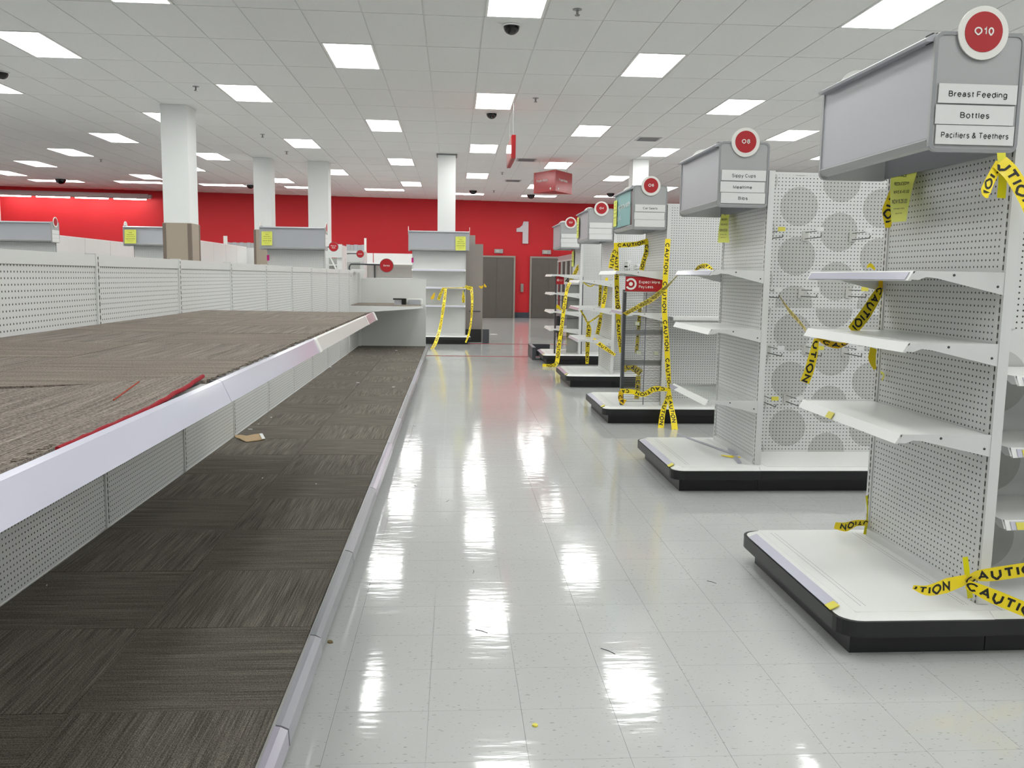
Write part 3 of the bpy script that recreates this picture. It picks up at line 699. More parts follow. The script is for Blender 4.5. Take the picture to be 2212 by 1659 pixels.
# runs of gondola behind the end units
def run(k, xe, label, panels, ztop=2.17, shelves=(), x0=2.115, zledge=None):
    y0 = OY[k]; yc = y0+.53
    t = thing('gondola_run', label, 'shelving', ((x0+xe)/2, yc, 0), 'double-sided gondola runs behind the right end units')
    mk('kick_plate', MB().box(2.074, xe, y0+.001, y0+1.06, 0, .092), BLACK, t)
    X = 2.072
    mk('fascia', MB().box(X, xe, y0-.062, y0+1.122, .089, .147), BLACK, t)
    mk('deck_edge', MB().prism([Vector((X, y0-.05, .1485)), Vector((xe, y0-.05, .1485)), Vector((xe, y0+1.11, .1485)), Vector((X, y0+1.11, .1485))], [Vector((X, y0-.012, .167)), Vector((xe, y0-.012, .167)), Vector((xe, y0+1.072, .167)), Vector((X, y0+1.072, .167))]), WHITE2, t)
    mk('deck_top', MB().box(x0+.01, xe, y0-.01, y0+1.07, .160, .169), WHITE2, t)
    sec = 1.22; x = x0+.005; n = 0
    while x < xe-.2:
        xb = min(x+sec, xe)
        mk('upright', MB().box(x-.0, x+.045, yc-.035, yc+.035, .169, ztop+.03), WHITE, t)
        for zz0, zz1, m in panels:
            for sg in (-1, 1):
                if sg == 1 and zz1-zz0 < 1.0 and m is not PEG: continue
                mk('back_panel', MB().box(x+.045, xb, yc+sg*.028-.004, yc+sg*.028+.004, zz0, zz1), m, t)
        for z, d, m in shelves:
            T = lambda u, dd, z_, x=x: Vector((x+u, yc-.032-dd, z_))
            shelf(t, T, z, .05, xb-x-.01, d, PRICE, None, tagu=.09)
        x = xb; n += 1
    mk('top_rail', MB().box(x0+.02, xe, yc-.032, yc+.032, ztop, ztop+.018), WHITE, t)
    if zledge: mk('ledge', MB().box(x0+.06, xe, yc-.42, yc-.03, zledge-.03, zledge), WHITE2, t)
    return t
run('O10', 5.8, 'gondola run at the right picture edge with price-tagged shelves', [(.169, 1.23, CIRC), (1.23, 2.17, PEG)], shelves=((1.066, .42, 0), (.785, .42, 0), (.495, .42, 0)))
run('O8', 7.0, 'gondola run with grey circle print behind the second end unit', [(.169, 1.226, PEGC2), (1.23, 2.17, PEGC)])
run('O6', 7.0, 'plain pegboard gondola run behind the third end unit', [(.169, 2.17, PEG)], zledge=1.05)
run('O4', 7.0, 'plain pegboard gondola run behind the fourth end unit', [(.169, 2.17, PEG)], zledge=.98)
run('O2', 7.0, 'pegboard gondola run behind the farthest end unit', [(.169, 2.17, PEG)])

# peg hooks
def hook(x, y, z, ln, label, col=None):
    t = thing('peg_hook', label, 'hook', (x, y, z), 'wire hooks on the circle-printed panel' if y < 7 else 'wire hooks on the far pegboards')
    mb = MB(); mb.tube([(x, y, z), (x, y-ln, z), (x, y-ln-.008, z+.018)], .004, 5); mb.tube([(x, y-.001, z+.045), (x, y-ln+.03, z+.045), (x, y-ln+.028, z+.05)], .003, 5); mk('wire', mb, mat('hook_wire', (.42, .42, .42), .35, metal=.4), t)
    mk('back_plate', MB().box(x-.022, x+.022, y-.006, y, z-.015, z+.055), mat('clear_hook_plate', (.80, .80, .78), .2), t)
    mk('label_holder', MB().box(x-.024, x+.026, y-ln+.018, y-ln+.022, z+.042, z+.07), PAPER if not col else YTAG, t)
rows = [[(1659, 516), (1739, 516), (1840, 518)], [(1652, 641), (1730, 640), (1832, 640)], [(1658, 762), (1740, 762), (1823, 763)], [(1646, 867), (1698, 867)]]
rn = ('top row', 'second row', 'third row', 'bottom row'); cn = ('left', 'middle', 'right')
yh = OY['O8']+.53-.034
for r, row in enumerate(rows):
    for c, (px, py) in enumerate(row):
        p = at(px, py, 1, yh)
        if r == 3 and c == 1: nm = 'right'
        else: nm = cn[c]
        hook(max(p.x, 2.19), yh, p.z, .27, 'wire peg hook on the circle-printed panel, %s, %s one' % (rn[r], nm), (r, c) in ((0, 0), (1, 2), (2, 1), (3, 0)))
yh = OY['O4']+.53-.034
for px, py, lb in ((1352, 575, 'upper left'), (1390, 577, 'upper right'), (1352, 583, 'lower left'), (1372, 582, 'lower right')):
    p = at(px, py, 1, yh); hook(p.x, yh, p.z, .25, 'wire hook on the pegboard framed by tape below the teal poster, %s' % lb)

# ------------------------------------------------------------------ left long gondola
XB, XF, ZD = -1.715, -.457, .15
UY = [4.33+1.262*k for k in range(-5, 10)]
t = thing('long_gondola', 'long low gondola with carpeted shelves filling the left side', 'shelving', (-1.1, 7.5, 0)); LG = t
Y0, Y1 = -2.0, 15.80
mk('kick_plate', MB().box(XB-.02, -.494, Y0, Y1, 0, .085), mat('grey_kick', (.55, .56, .57), .4), t)
mk('base_deck', MB().box(XB-.02, -.475, Y0, Y1, .086, ZD-.006), WHITE, t)
# deck edge price rails in lengths
segs = [Y0, .9, 2.33, 2.95, 3.9, 5.1, 6.5, 7.7, 9.2, 10.4, 11.8, 13.1, 14.5, Y1]
for k, (a, b) in enumerate(zip(segs[:-1], segs[1:])):
    j = random.uniform(-.004, .004)
    mb = MB(); mb.prism([Vector((-.475, a+.004, ZD+.010)), Vector((-.492+j, a+.004, ZD+.013)), Vector((-.476, a+.004, .09)), Vector((-.452+j, a+.004, .10)), Vector((-.455+j, a+.004, ZD+.0))],
                       [Vector((-.475, b-.004, ZD+.010)), Vector((-.492, b-.004, ZD+.013)), Vector((-.476, b-.004, .09)), Vector((-.452, b-.004, .10)), Vector((-.455, b-.004, ZD+.0))])
    mk('price_rail', mb, (mat('dull_rail', (.60, .60, .63), .3), mat('lilac_rail', (.68, .66, .72), .2), mat('dull_rail', (.60, .60, .63), .3), mat('grey_rail', (.52, .53, .55), .3))[k % 4], t)
for k, y in enumerate(UY):
    if y > 15.7: continue
    mb = MB().box(XB-.045, XB+.008, y-.02, y+.02, ZD, 1.50); up = mk('upright', mb, WHITE, t)
    mk('slot_strip', MB().box(XB+.008, XB+.0095, y-.003, y+.004, ZD+.02, 1.485), SLOT, up)
for k, (a, b) in enumerate(zip(UY[:-1], UY[1:])):
    if b < .3: continue
    b = min(b, 15.78)
    mk('peg_panel', MB().box(XB-.012, XB-.002, a+.02, b-.02, ZD, 1.44), PEG, t)
    mk('top_rail', MB().box(XB-.03, XB+.004, a+.02, b-.02, 1.44, 1.495), WHITE, t)
# upper shelf
YS0, YS1, ZU, XU = -.5, 6.08, 1.158, -.56
ush = mk('upper_shelf', MB().box(XB+.01, XU, YS0, YS1, ZU-.03, ZU-.004), WHITE, t)
mk('end_flange', MB().box(XB+.01, XU, YS1-.004, YS1+.0, ZU-.08, ZU-.004), WHITE, ush)
def railprof(y, j=0): return [Vector((XU-.002+j, y, ZU+.006)), Vector((XU+.008+j, y, ZU+.002)), Vector((XU+.030+j, y, ZU-.048)), Vector((XU+.020+j, y, ZU-.052)), Vector((XU-.004+j, y, ZU-.004))]
for a, b, m in ((YS0, 2.10, PRICE), (2.10, 3.52, PRICE), (3.52, 5.45, mat('bare_lip', (.80, .80, .79), .3)), (5.45, 6.05, PRICEP)):
    mk('price_strip', MB().prism(railprof(a+.002), railprof(b-.002)), m, ush)
mk('channel', MB().box(XU-.022, XU-.006, 2.1, 3.5, ZU-.003, ZU+.003), DGREY, ush)
mk('end_clip', MB().prism(railprof(5.46, .003), railprof(5.50, .003)), WHITE2, ush)
mk('end_clip', MB().prism(railprof(6.01, .004), railprof(6.08, .004)), WHITE2, ush)
mk('end_clip', MB().prism(railprof(3.48, .004), railprof(3.53, .004)), WHITE2, ush)
# end wall and short shelf at the far end
mk('end_wall', MB().box(XB-.02, -.505, 15.80, 15.86, .001, 1.35), BACKW, t)
mk('end_wall_cap', MB().box(XB-.02, -.50, 15.795, 15.865, 1.35, 1.365), WHITE, t)
mk('end_post', MB().box(XB-.06, XB+.05, 15.7, 15.80, .001, 1.50), WHITE, t)
fs = mk('far_shelf', MB().box(XB+.01, -.56, 14.5, 15.78, .895, .915), WHITE, t)
mb = MB(); mb.prism([Vector((XB, 14.495, .91)), Vector((-.51, 14.495, .918)), Vector((-.51, 14.495, .885)), Vector((XB, 14.495, .785))], [Vector((XB, 14.503, .91)), Vector((-.51, 14.503, .918)), Vector((-.51, 14.503, .885)), Vector((XB, 14.503, .785))]); mk('bracket', mb, WHITE, fs)
mk('shelf_carpet', MB().box(XB+.02, -.56, 14.51, 15.77, .916, .926), CAUX, fs)

# carpet tiles on both decks (things laid on the gondola)
def carpet(name, label, x0, x1, ys, z, mats, group=None, jit=.0015, xs=None):
    t = thing(name, label, 'carpet', ((x0+x1)/2, (ys[0]+ys[-1])/2, z))
    first = {}
    for j, (a, b) in enumerate(zip(ys[:-1], ys[1:])):
        for i, (p, q) in enumerate(zip(xs[:-1], xs[1:])):
            m = mats[(i+j) % 2]; key = (i, (i+j) % 2, round(b-a, 3))
            dz = random.uniform(0, jit)
            mb = MB().box(p+.0012, q-.0012, a+.0012, b-.0012, z+dz*0, z+.007+dz); mk('carpet_tile', mb, m, t)
    return t
ys = [-.61+.61*k for k in range(0, 27)]+[15.78]
ys = [y for y in ys if y < 15.6]+[15.78]
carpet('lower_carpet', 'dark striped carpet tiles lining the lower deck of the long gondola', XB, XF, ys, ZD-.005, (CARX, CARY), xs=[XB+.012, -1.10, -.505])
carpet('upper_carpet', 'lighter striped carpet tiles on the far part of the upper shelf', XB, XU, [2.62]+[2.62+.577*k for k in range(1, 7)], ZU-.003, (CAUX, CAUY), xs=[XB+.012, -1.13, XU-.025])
uc = [o for o in C.objects if o.name == 'upper_carpet'][0]
for i_, (p, q) in enumerate(((XB+.012, -1.13), (-1.13, XU-.025))):
    a_ = [Vector((p+.001, 2.105+.36*(p-XU), ZU-.003)), Vector((q-.001, 2.105+.36*(q-XU), ZU-.003)), Vector((q-.001, 2.619, ZU-.003)), Vector((p+.001, 2.619, ZU-.003))]
    mk('carpet_tile', MB().prism(a_, [v+Vector((0, 0, .008)) for v in a_]), (CAUY, CAUX)[i_], uc)
# near piece with curled front corner and red edge
t = thing('curled_carpet', 'near carpet piece on the upper shelf with frayed red edge and curled corner', 'carpet', (-1.1, 1.2, ZU))
def lift(x, y): # corner at (XU, 2.05)
    d = math.hypot((x-(XU-.02))*1.0, (y-2.075)*.75); return .016*max(0, 1-d/.36)**1.4
N, Mm = 26, 30; xs = [XB+.015+(XU-.012-XB-.015)*i/N for i in range(N+1)]; yy = [.2+(2.045-.2)*j/Mm for j in range(Mm+1)]
mb = MB(); zt = ZU+.006
def yend(x): return 2.05+.36*min(0, (x-XU))
def P(x, y, top):
    y = .2+(y-.2)*(yend(x)-.2)/(2.045-.2)
    return Vector((x+(-.02*(lift(x, y)/.016)), y+ .03*(lift(x, y)/.016), zt+lift(x, y)-(0 if top else .009)))
for i in range(N):
    for j in range(Mm):
        for top in (True, False): mb.face([P(xs[i], yy[j], top), P(xs[i+1], yy[j], top), P(xs[i+1], yy[j+1], top), P(xs[i], yy[j+1], top)])
for i in range(N): mb.face([P(xs[i], yy[-1], True), P(xs[i+1], yy[-1], True), P(xs[i+1], yy[-1], False), P(xs[i], yy[-1], False)])
for j in range(Mm): mb.face([P(xs[-1], yy[j], True), P(xs[-1], yy[j+1], True), P(xs[-1], yy[j+1], False), P(xs[-1], yy[j], False)])
mk('carpet_piece', mb, CAUY, t)
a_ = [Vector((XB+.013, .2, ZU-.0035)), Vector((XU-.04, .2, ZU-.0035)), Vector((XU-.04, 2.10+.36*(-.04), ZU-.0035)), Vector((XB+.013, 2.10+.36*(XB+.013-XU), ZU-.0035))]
mk('seam_shade', MB().prism(a_, [v+Vector((0, 0, .0012)) for v in a_]), mat('seam_shade_black', (.09, .085, .08), .9), t)  # dark underlay added so the shaded gap between the carpets reads black
pts = [P(xs[-1], y, True)+Vector((.003, 0, -.003)) for y in [1.27+(2.045-1.27)*k/26 for k in range(27)]]
pts = [p+Vector((random.uniform(-.002, .002), 0, random.uniform(-.001, .002))) for p in pts]
mb = MB(); mb.tube(pts, .0048, 7); mk('red_edge', mb, REDY, t)
pts = [P(XU-.10-.03*f, 1.75+.25*f, True)+Vector((0, 0, .001)) for f in [k/8 for k in range(9)]]
mb = MB(); mb.tube(pts, .0018, 5); mk('red_thread', mb, mat('orange_thread', (.62, .22, .14), .9), t)
# frayed tufts along the carpet front
mb = MB()
for k in range(420):
    y = random.uniform(.6, 1.3) if k < 140 else random.uniform(2.1, 6.0); x = XU-.022+random.uniform(-.004, .006); s = .004
    z = ZU+.004
    mb.box(x-s, x+s, y-s, y+s, z-.006, z+random.uniform(0, .004))
o = mk('frayed_edge', mb, CAUX, t); o['kind'] = 'stuff'

# ------------------------------------------------------------------ header units across the left and middle
def mid_unit(x0, x1, yp, label, zsc=1.0, zlo=1.93, zhi=2.35, deckon=True, shelves=(), name_lines=(), base=True, post=.0):
    L = x1-x0; T = hT(x0, yp); t = thing('endcap_gondola', label, 'shelving', ((x0+x1)/2, yp, 0), 'gondola end units with grey heads facing the camera')
    if deckon: deck(t, T, L, .42, rail=False)
    uprights(t, T, L, zlo+.25, PEG, w=.03, zu=.1695 if deckon else .001)
    for z, d in shelves: shelf(t, T, z, .06, L-.06, d, PRICE)
    header(t, T, L+.0, 1, z0=zlo, z1=zhi, u0=0.0, lines=name_lines, D1=.34)
    return t
mid_unit(-.94, .30, 18.75, 'white pegboard end unit with yellow notice at its right, before the middle column', zlo=1.935, zhi=2.36, shelves=((1.56, .36), (1.19, .40), (.81, .40)))
mid_unit(-3.46, -2.33, 16.3, 'pegboard end unit with yellow notice at its left, before the two white columns', zlo=1.845, zhi=2.26, deckon=False, name_lines=('', '', ''))
mid_unit(-6.12, -4.98, 17.1, 'pegboard end unit partly hidden by the thick beige-guarded column', zlo=1.89, zhi=2.26, deckon=False, name_lines=('', '', ''))
mid_unit(-8.35, -7.17, 16.5, 'pegboard end unit at the left picture edge with a red disc', zlo=1.91, zhi=2.28, deckon=False, name_lines=('', '', ''))

# yellow notices
def notice(p00, p10, p01, p11, label, grid=6, bulge=Vector((0, 0, 0)), textn=True, loc=None, ln=('PRICE', 'REDUCED!!!!', 'WAS $ 45.00', 'NOW $ 25.00')):
    """corners: top-left, top-right, bottom-left, bottom-right as seen by the reader"""
    t = thing('price_notice', label, 'notice', (p00+p11)/2, 'yellow price notices')
    def S(u, v):
        a = p00.lerp(p10, u); b = p01.lerp(p11, u); p = a.lerp(b, v); return p+bulge*(math.sin(v*math.pi)*.5+v*v*.5)
    nrm = (p10-p00).cross(p01-p00).normalized()
    if nrm.dot(CAM-p00) < 0: nrm = -nrm
    mb = MB()
    for i in range(grid):
        for j in range(grid):
            q = [S(i/grid, j/grid), S((i+1)/grid, j/grid), S((i+1)/grid, (j+1)/grid), S(i/grid, (j+1)/grid)]; mb.face(q); mb.face([x-nrm*.0008 for x in q])
    s = mk('sheet', mb, YPAPER, t)
    mb = MB(); w_ = (p10-p00).length; h_ = (p01-p00).length
    def put(st, v, hh, ww, cu=.5):
        vs, fs, x0, x1, y0, y1 = text_geo(st, .015)
        out = []
        for x, y in vs:
            u = cu+(x-(x0+x1)/2)/(x1-x0)*ww; vv = v-(y/.7-.5)*hh; out.append(S(u, vv)+nrm*.0012)
        mb.tri(out, fs)
    put('STORE FIXTURES FOR SALE', .10, .025, .62); put(ln[0], .22, .055, .30); put(ln[1], .36, .055, .62); put(ln[2], .50, .05, .72, .54); put(ln[3], .66, .07, .78); put('see manager for details', .78, .022, .6); put('pay at front', .86, .022, .4)
    mk('lettering', mb, INK, s); return t
a = at(1927, 354, 0, 2.055); b = at(1988, 349, 0, 2.055)
notice(a, b, at(1930, 480, 0, 1.99), at(1962, 478, 0, 1.98), 'curling yellow notice hung at the top of the nearest end panel', bulge=Vector((-.02, 0, 0)))
notice(at(1563, 447, 0, 2.055), at(1578, 447, 0, 2.055), at(1555, 524, 0, 1.98), at(1580, 524, 0, 1.99), 'curling yellow notice hanging under the O8 sign head', bulge=Vector((-.03, 0, 0)))
def notice_y(px0, px1, py0, py1, y, label): notice(at(px0, py0, 1, y), at(px1, py0, 1, y), at(px0, py1, 1, y), at(px1, py1, 1, y), label)
notice_y(984, 1006, 511, 541, 18.39, 'yellow notice on the grey head of the middle pegboard unit')
notice_y(565, 588, 500, 530, 15.94, 'yellow notice on the grey head left of the two white columns')
notice_y(269, 294, 496, 526, 16.73, 'yellow notice on the grey head beside the thick column')
def notice_x(x, y0, y1, z0, z1, label): notice(Vector((x, y1, z1)), Vector((x, y0, z1)), Vector((x, y1, z0)), Vector((x, y0, z0)), label)
notice_x(1.70, 9.17, 9.35, 1.97, 2.24, 'yellow notice sticking out at the far end of the teal poster')
notice_x(1.70, 11.97, 12.16, 1.97, 2.25, 'yellow notice at the far end of the O4 sign head')
notice_x(2.05, 14.95, 15.2, 1.62, 1.88, 'small yellow notice under the O2 sign head')

# ------------------------------------------------------------------ tapes
def catmull(p, n=8):
    out = []; p = [p[0]+(p[0]-p[1])]+p+[p[-1]+(p[-1]-p[-2])]
    for i in range(1, len(p)-2):
        for k in range(n):
            t = k/n; a, b, c, d = p[i-1], p[i], p[i+1], p[i+2]
            out.append(.5*((2*b)+(c-a)*t+(2*a-5*b+4*c-d)*t*t+(3*b-a-3*c+d)*t**3))
    out.append(p[-2]); return out
def tape(label, pts, width=.07, face=(0, -1, 0), tw=None, words=True, m=None, flip=False, name='caution_tape', mirror=False, phase=.04):
    """pts: list of (px,py,axis,val[,width factor]); a printed plastic ribbon"""
    P3 = [at(*q[:4]) for q in pts]; wf = [q[4] if len(q) > 4 else 1 for q in pts]
    n = 8; path = catmull(P3, n); N = len(path); ws = []
    for i in range(N):
        f = i/n; a = int(min(f, len(wf)-1)); b = min(a+1, len(wf)-1); ws.append(wf[a]+(wf[b]-wf[a])*(f-a))
    fc = Vector(face).normalized(); side = []; nor = []
    for i in range(N):
        tg = (path[min(i+1, N-1)]-path[max(i-1, 0)]).normalized()
        s = fc.cross(tg)
        if s.length < .05: s = Vector((1, .2, 0)).cross(tg)
        s.normalize()
        if tw:
            ang = R(tw[0]+(tw[1]-tw[0])*i/(N-1)); s = Matrix.Rotation(ang, 3, tg) @ s
        side.append(s); nor.append(s.cross(tg).normalized())
    arc = [0]
    for i in range(1, N): arc.append(arc[-1]+(path[i]-path[i-1]).length)
    def S(s, v, off):
        s = max(0, min(arc[-1], s)); i = 0
        while i < N-2 and arc[i+1] < s: i += 1
        f = (s-arc[i])/max(1e-6, arc[i+1]-arc[i])
        return path[i].lerp(path[i+1], f)+side[i].lerp(side[i+1], f)*(v*width*(ws[i]+(ws[i+1]-ws[i])*f))+nor[i]*off
    mid = path[N//2]
    t = thing(name, label, 'tape', mid, 'caution tape left on the gondolas' if name == 'caution_tape' else 'yellow adhesive tape strips')
    mb = MB(); K = 4
    for i in range(N-1):
        for k in range(K):
            v0 = -.5+k/K; v1 = v0+1/K
            q = [path[i]+side[i]*(v0*width*ws[i]), path[i]+side[i]*(v1*width*ws[i]), path[i+1]+side[i+1]*(v1*width*ws[i+1]), path[i+1]+side[i+1]*(v0*width*ws[i+1])]
            mb.face(q)
    rb = mk('ribbon', mb, m or TAPE, t)
    if words and arc[-1] > .12:
        vs, fs, x0, x1, y0, y1 = text_geo('CAUTION', .038); wl = .30; gap = .07
        for sgn in (1, -1):
            mb = MB(); s0 = phase
            while s0 < arc[-1]-.06:
                out = []; keep = set()
                for q, (x, y) in enumerate(vs):
                    sx = s0+(x-x0)/(x1-x0)*wl; vv = (y/.7-.5)*.70
                    if flip: sx = s0+wl-(x-x0)/(x1-x0)*wl; vv = -vv
                    if 0 <= sx <= arc[-1]: keep.add(q)
                    out.append(S(sx, vv, sgn*.0012))
                mb.tri(out, [f for f in fs if all(q in keep for q in f)]); s0 += wl+gap
            if mb.f: mk('lettering', mb, INK, rb)
    return t
# O10, lower
tape('caution tape running right from the foot of the nearest panel, upper strand', [(2088, 1258, 1, 3.10, .6), (2110, 1245, 1, 3.07, .8), (2150, 1240, 1, 3.05), (2230, 1228, 1, 3.02)], width=.055, phase=.0)
tape('caution tape sloping down right from the foot of the nearest panel', [(2088, 1262, 1, 3.085, .6), (2110, 1272, 1, 3.06, .8), (2150, 1290, 1, 3.04), (2235, 1325, 1, 3.0)], width=.055, phase=.0)
tape('loose caution tape end pointing left over the nearest white deck', [(1972, 1268, 1, 3.02, .25), (2005, 1275, 1, 3.03, .7), (2045, 1265, 1, 3.06, 1), (2088, 1252, 1, 3.10, .7)], width=.06, phase=-.12)
tape('yellow adhesive tape strip stuck upright at the foot of the nearest panel', [(2085, 1203, 1, 3.13), (2090, 1245, 1, 3.12), (2096, 1292, 1, 3.115)], width=.022, words=False, m=STRAP, name='adhesive_tape')
# O10, upper right
tape('caution tape hanging right from below the O10 sign head', [(2160, 350, 1, 3.08), (2185, 375, 1, 3.06), (2215, 425, 1, 3.03), (2235, 470, 1, 3.0)], width=.06, phase=-.1)
tape('short caution tape end folded left below the O10 sign head', [(2160, 352, 1, 3.085, .8), (2145, 378, 1, 3.08, .8), (2130, 412, 1, 3.06, .9), (2132, 428, 1, 3.05, .2)], width=.045, phase=-.14)
tape('yellow adhesive strip hanging below the O10 sign head', [(2163, 330, 1, 3.115), (2166, 380, 1, 3.10), (2163, 428, 1, 3.09)], width=.033, words=False, m=STRAP, name='adhesive_tape')
# O10, by notice
tape('twisted caution tape scrap at the left edge of the curling notice', [(1938, 385, 0, 2.05, .6), (1930, 425, 0, 2.03, 1.2), (1920, 455, 0, 2.02, 1.3), (1918, 492, 0, 2.02, .5)], width=.05, face=(-1, -.8, 0), phase=-.06)
# O10 foot left
tape('yellow adhesive strip down the far edge of the nearest end panel', [(1878, 1070, 1, 4.09), (1881, 1110, 1, 4.08), (1873, 1155, 1, 4.075)], width=.04, words=False, m=STRAP, name='adhesive_tape')
tape('crumpled caution tape scrap lying left of the nearest end panel', [(1875, 1130, 1, 4.07, .7), (1850, 1130, 1, 4.03, .8), (1828, 1138, 1, 4.0, 1.2), (1803, 1135, 1, 3.98, .8)], width=.04, phase=-.1)
# O10 shelf tapes
tape('broad caution tape between the top two shelves of the nearest unit', [(1903, 622, 1, 4.08, .55), (1893, 640, 1, 4.06, .9), (1868, 680, 1, 4.02, 1.1), (1840, 715, 1, 3.98, 1)], width=.055, phase=.0)
tape('short dark caution tape piece under the top shelf of the nearest unit', [(1903, 598, 1, 4.08), (1902, 622, 1, 4.08)], width=.022, words=False, m=TAPED)
tape('small yellow tape knot on the top shelf of the nearest unit', [(1873, 578, 1, 4.0, .4), (1880, 573, 1, 4.0, 1), (1890, 582, 1, 4.0, .5)], width=.02, words=False)
tape('thin twisted caution tape running down left to the middle shelf', [(1683, 638, 1, 6.0, .7), (1700, 665, 1, 5.4, .8), (1722, 690, 1, 4.7, .6), (1741, 713, 1, 4.15, .4)], width=.05, phase=.02)
tape('hanging caution tape end reading TION under the middle shelf', [(1764, 732, 1, 3.95, .6), (1757, 765, 1, 3.95, 1), (1748, 800, 1, 3.95, 1.1), (1738, 826, 1, 3.95, 1.1)], width=.042, phase=-.09)
tape('bunched caution tape wound below the middle shelf', [(1764, 730, 1, 3.95, .4), (1785, 740, 1, 3.9, .9), (1810, 746, 1, 3.85, 1), (1836, 739, 1, 3.8, .3)], width=.03, m=TAPED)
tape('short curved caution tape scrap under the middle shelf at the panel edge', [(1887, 752, 1, 4.05, 1), (1884, 775, 1, 4.03, 1.1), (1890, 798, 1, 4.03, .4)], width=.035, phase=-.04)
tape('tiny curl of yellow tape stuck on the nearest panel', [(1902, 803, 0, 2.06), (1909, 811, 0, 2.05), (1905, 822, 0, 2.055)], width=.012, face=(-1, 0, 0), words=False, m=STRAP, name='adhesive_tape')
# O8
tape('arched caution tape lying on the top shelf of the O8 unit', [(1500, 586, 1, 6.2, .4), (1512, 577, 1, 6.1, 1), (1527, 575, 1, 6.0, 1), (1543, 586, 1, 5.95, .3)], width=.035)
tape('yellow tape scraps on the O8 deck', [(1558, 983, 2, .172, .6), (1578, 986, 2, .176, 1), (1600, 988, 2, .172, .5)], width=.035, face=(0, -.3, 1), words=False)
tape('long caution tape stretched from the O8 shelf down to the wire stand', [(1465, 594, 1, 6.65, .6), (1440, 618, 1, 7.2, .9), (1410, 645, 1, 7.7, 1.1), (1380, 662, 1, 8.1, .8), (1347, 680, 1, 8.5, .7)], width=.06)
tape('long caution tape hanging straight down left of the plain pegboard run', [(1443, 516, 1, 8.33), (1438, 590, 1, 8.30), (1435, 660, 1, 8.28), (1440, 740, 1, 8.26), (1443, 800, 1, 8.25), (1445, 845, 1, 8.25, .6), (1432, 890, 1, 8.20, 1), (1426, 940, 1, 8.10, 1.2)], width=.052)
tape('second caution tape falling to the floor before the O6 unit', [(1446, 845, 1, 8.24, .5), (1450, 880, 1, 8.2, .9), (1455, 905, 1, 8.1), (1459, 941, 1, 8.0, 1.1)], width=.058)
tape('drooping caution tape looped around the foot of the wire stand', [(1445, 842, 1, 8.25, .6), (1415, 840, 1, 8.27, 1.1), (1390, 852, 1, 8.3, .9), (1365, 846, 1, 8.35, .9), (1340, 845, 1, 8.45, 1)], width=.052)
tape('bunch of caution tape at the lower left foot of the wire stand', [(1342, 845, 1, 8.44, .8), (1340, 862, 1, 8.44, .7), (1350, 870, 1, 8.42, 1)], width=.06, m=TAPED)
# O6
tape('caution tape across the top of the pegboard below the teal poster', [(1326, 530, 1, 9.35), (1350, 529, 1, 9.32), (1375, 527, 1, 9.3), (1400, 520, 1, 9.28)], width=.052)
tape('caution tape down the right of the square below the teal poster', [(1398, 520, 1, 9.27), (1396, 545, 1, 9.26), (1390, 565, 1, 9.25), (1386, 584, 1, 9.24)], width=.05)
tape('caution tape folded at the left of the square below the teal poster', [(1331, 532, 1, 9.34, .5), (1325, 552, 1, 9.33), (1320, 580, 1, 9.32, 1.1)], width=.055)
tape('long caution tape dropping from the square down behind the wire stand', [(1331, 535, 1, 9.36), (1332, 580, 1, 9.37), (1333, 640, 1, 9.4), (1335, 668, 1, 9.42, 1.2), (1337, 720, 1, 9.42, .9), (1342, 762, 1, 9.42, .8)], width=.05)
tape('caution tape hanging behind the wires of the display stand', [(1383, 655, 1, 8.62), (1380, 700, 1, 8.62), (1375, 762, 1, 8.62)], width=.035)
tape('caution tape sagging behind the lower wires of the display stand', [(1345, 797, 1, 8.62), (1362, 792, 1, 8.62), (1385, 806, 1, 8.62)], width=.07)
tape('caution tape end dropping behind the foot of the display stand', [(1379, 812, 1, 8.62), (1377, 840, 1, 8.62), (1375, 862, 1, 8.62)], width=.05)
# O4
tape('caution tape hanging from the top shelf of the O4 unit', [(1311, 600, 1, 11.35, .6), (1306, 640, 1, 11.34), (1300, 678, 1, 11.33, .8)], width=.058)
tape('caution tape hanging inside the O4 unit left of the broad one', [(1297, 615, 1, 12.1), (1296, 650, 1, 12.1), (1294, 662, 1, 12.1, .6)], width=.04)
tape('sagging caution tape V below the O4 middle shelf', [(1253, 668, 1, 12.1, .5), (1263, 685, 1, 12.0, .6), (1270, 696, 1, 11.9, .5), (1285, 688, 1, 11.7, .6), (1300, 677, 1, 11.4, .6)], width=.04)
tape('bunched caution tape hanging from the V of the O4 unit', [(1270, 696, 1, 11.88, .6), (1272, 712, 1, 11.87, 1.3), (1270, 735, 1, 11.87, 1.1), (1269, 760, 1, 11.87), (1268, 786, 1, 11.87, .8)], width=.055)
tape('caution tape hanging between the lower O4 shelves', [(1298, 680, 1, 11.8, .8), (1295, 700, 1, 11.8), (1290, 722, 1, 11.8)], width=.052)
tape('slanting caution tape stuck along the O4 lower bracket', [(1281, 733, 1, 11.3), (1303, 749, 1, 11.25), (1329, 767, 1, 11.2, .6)], width=.055)
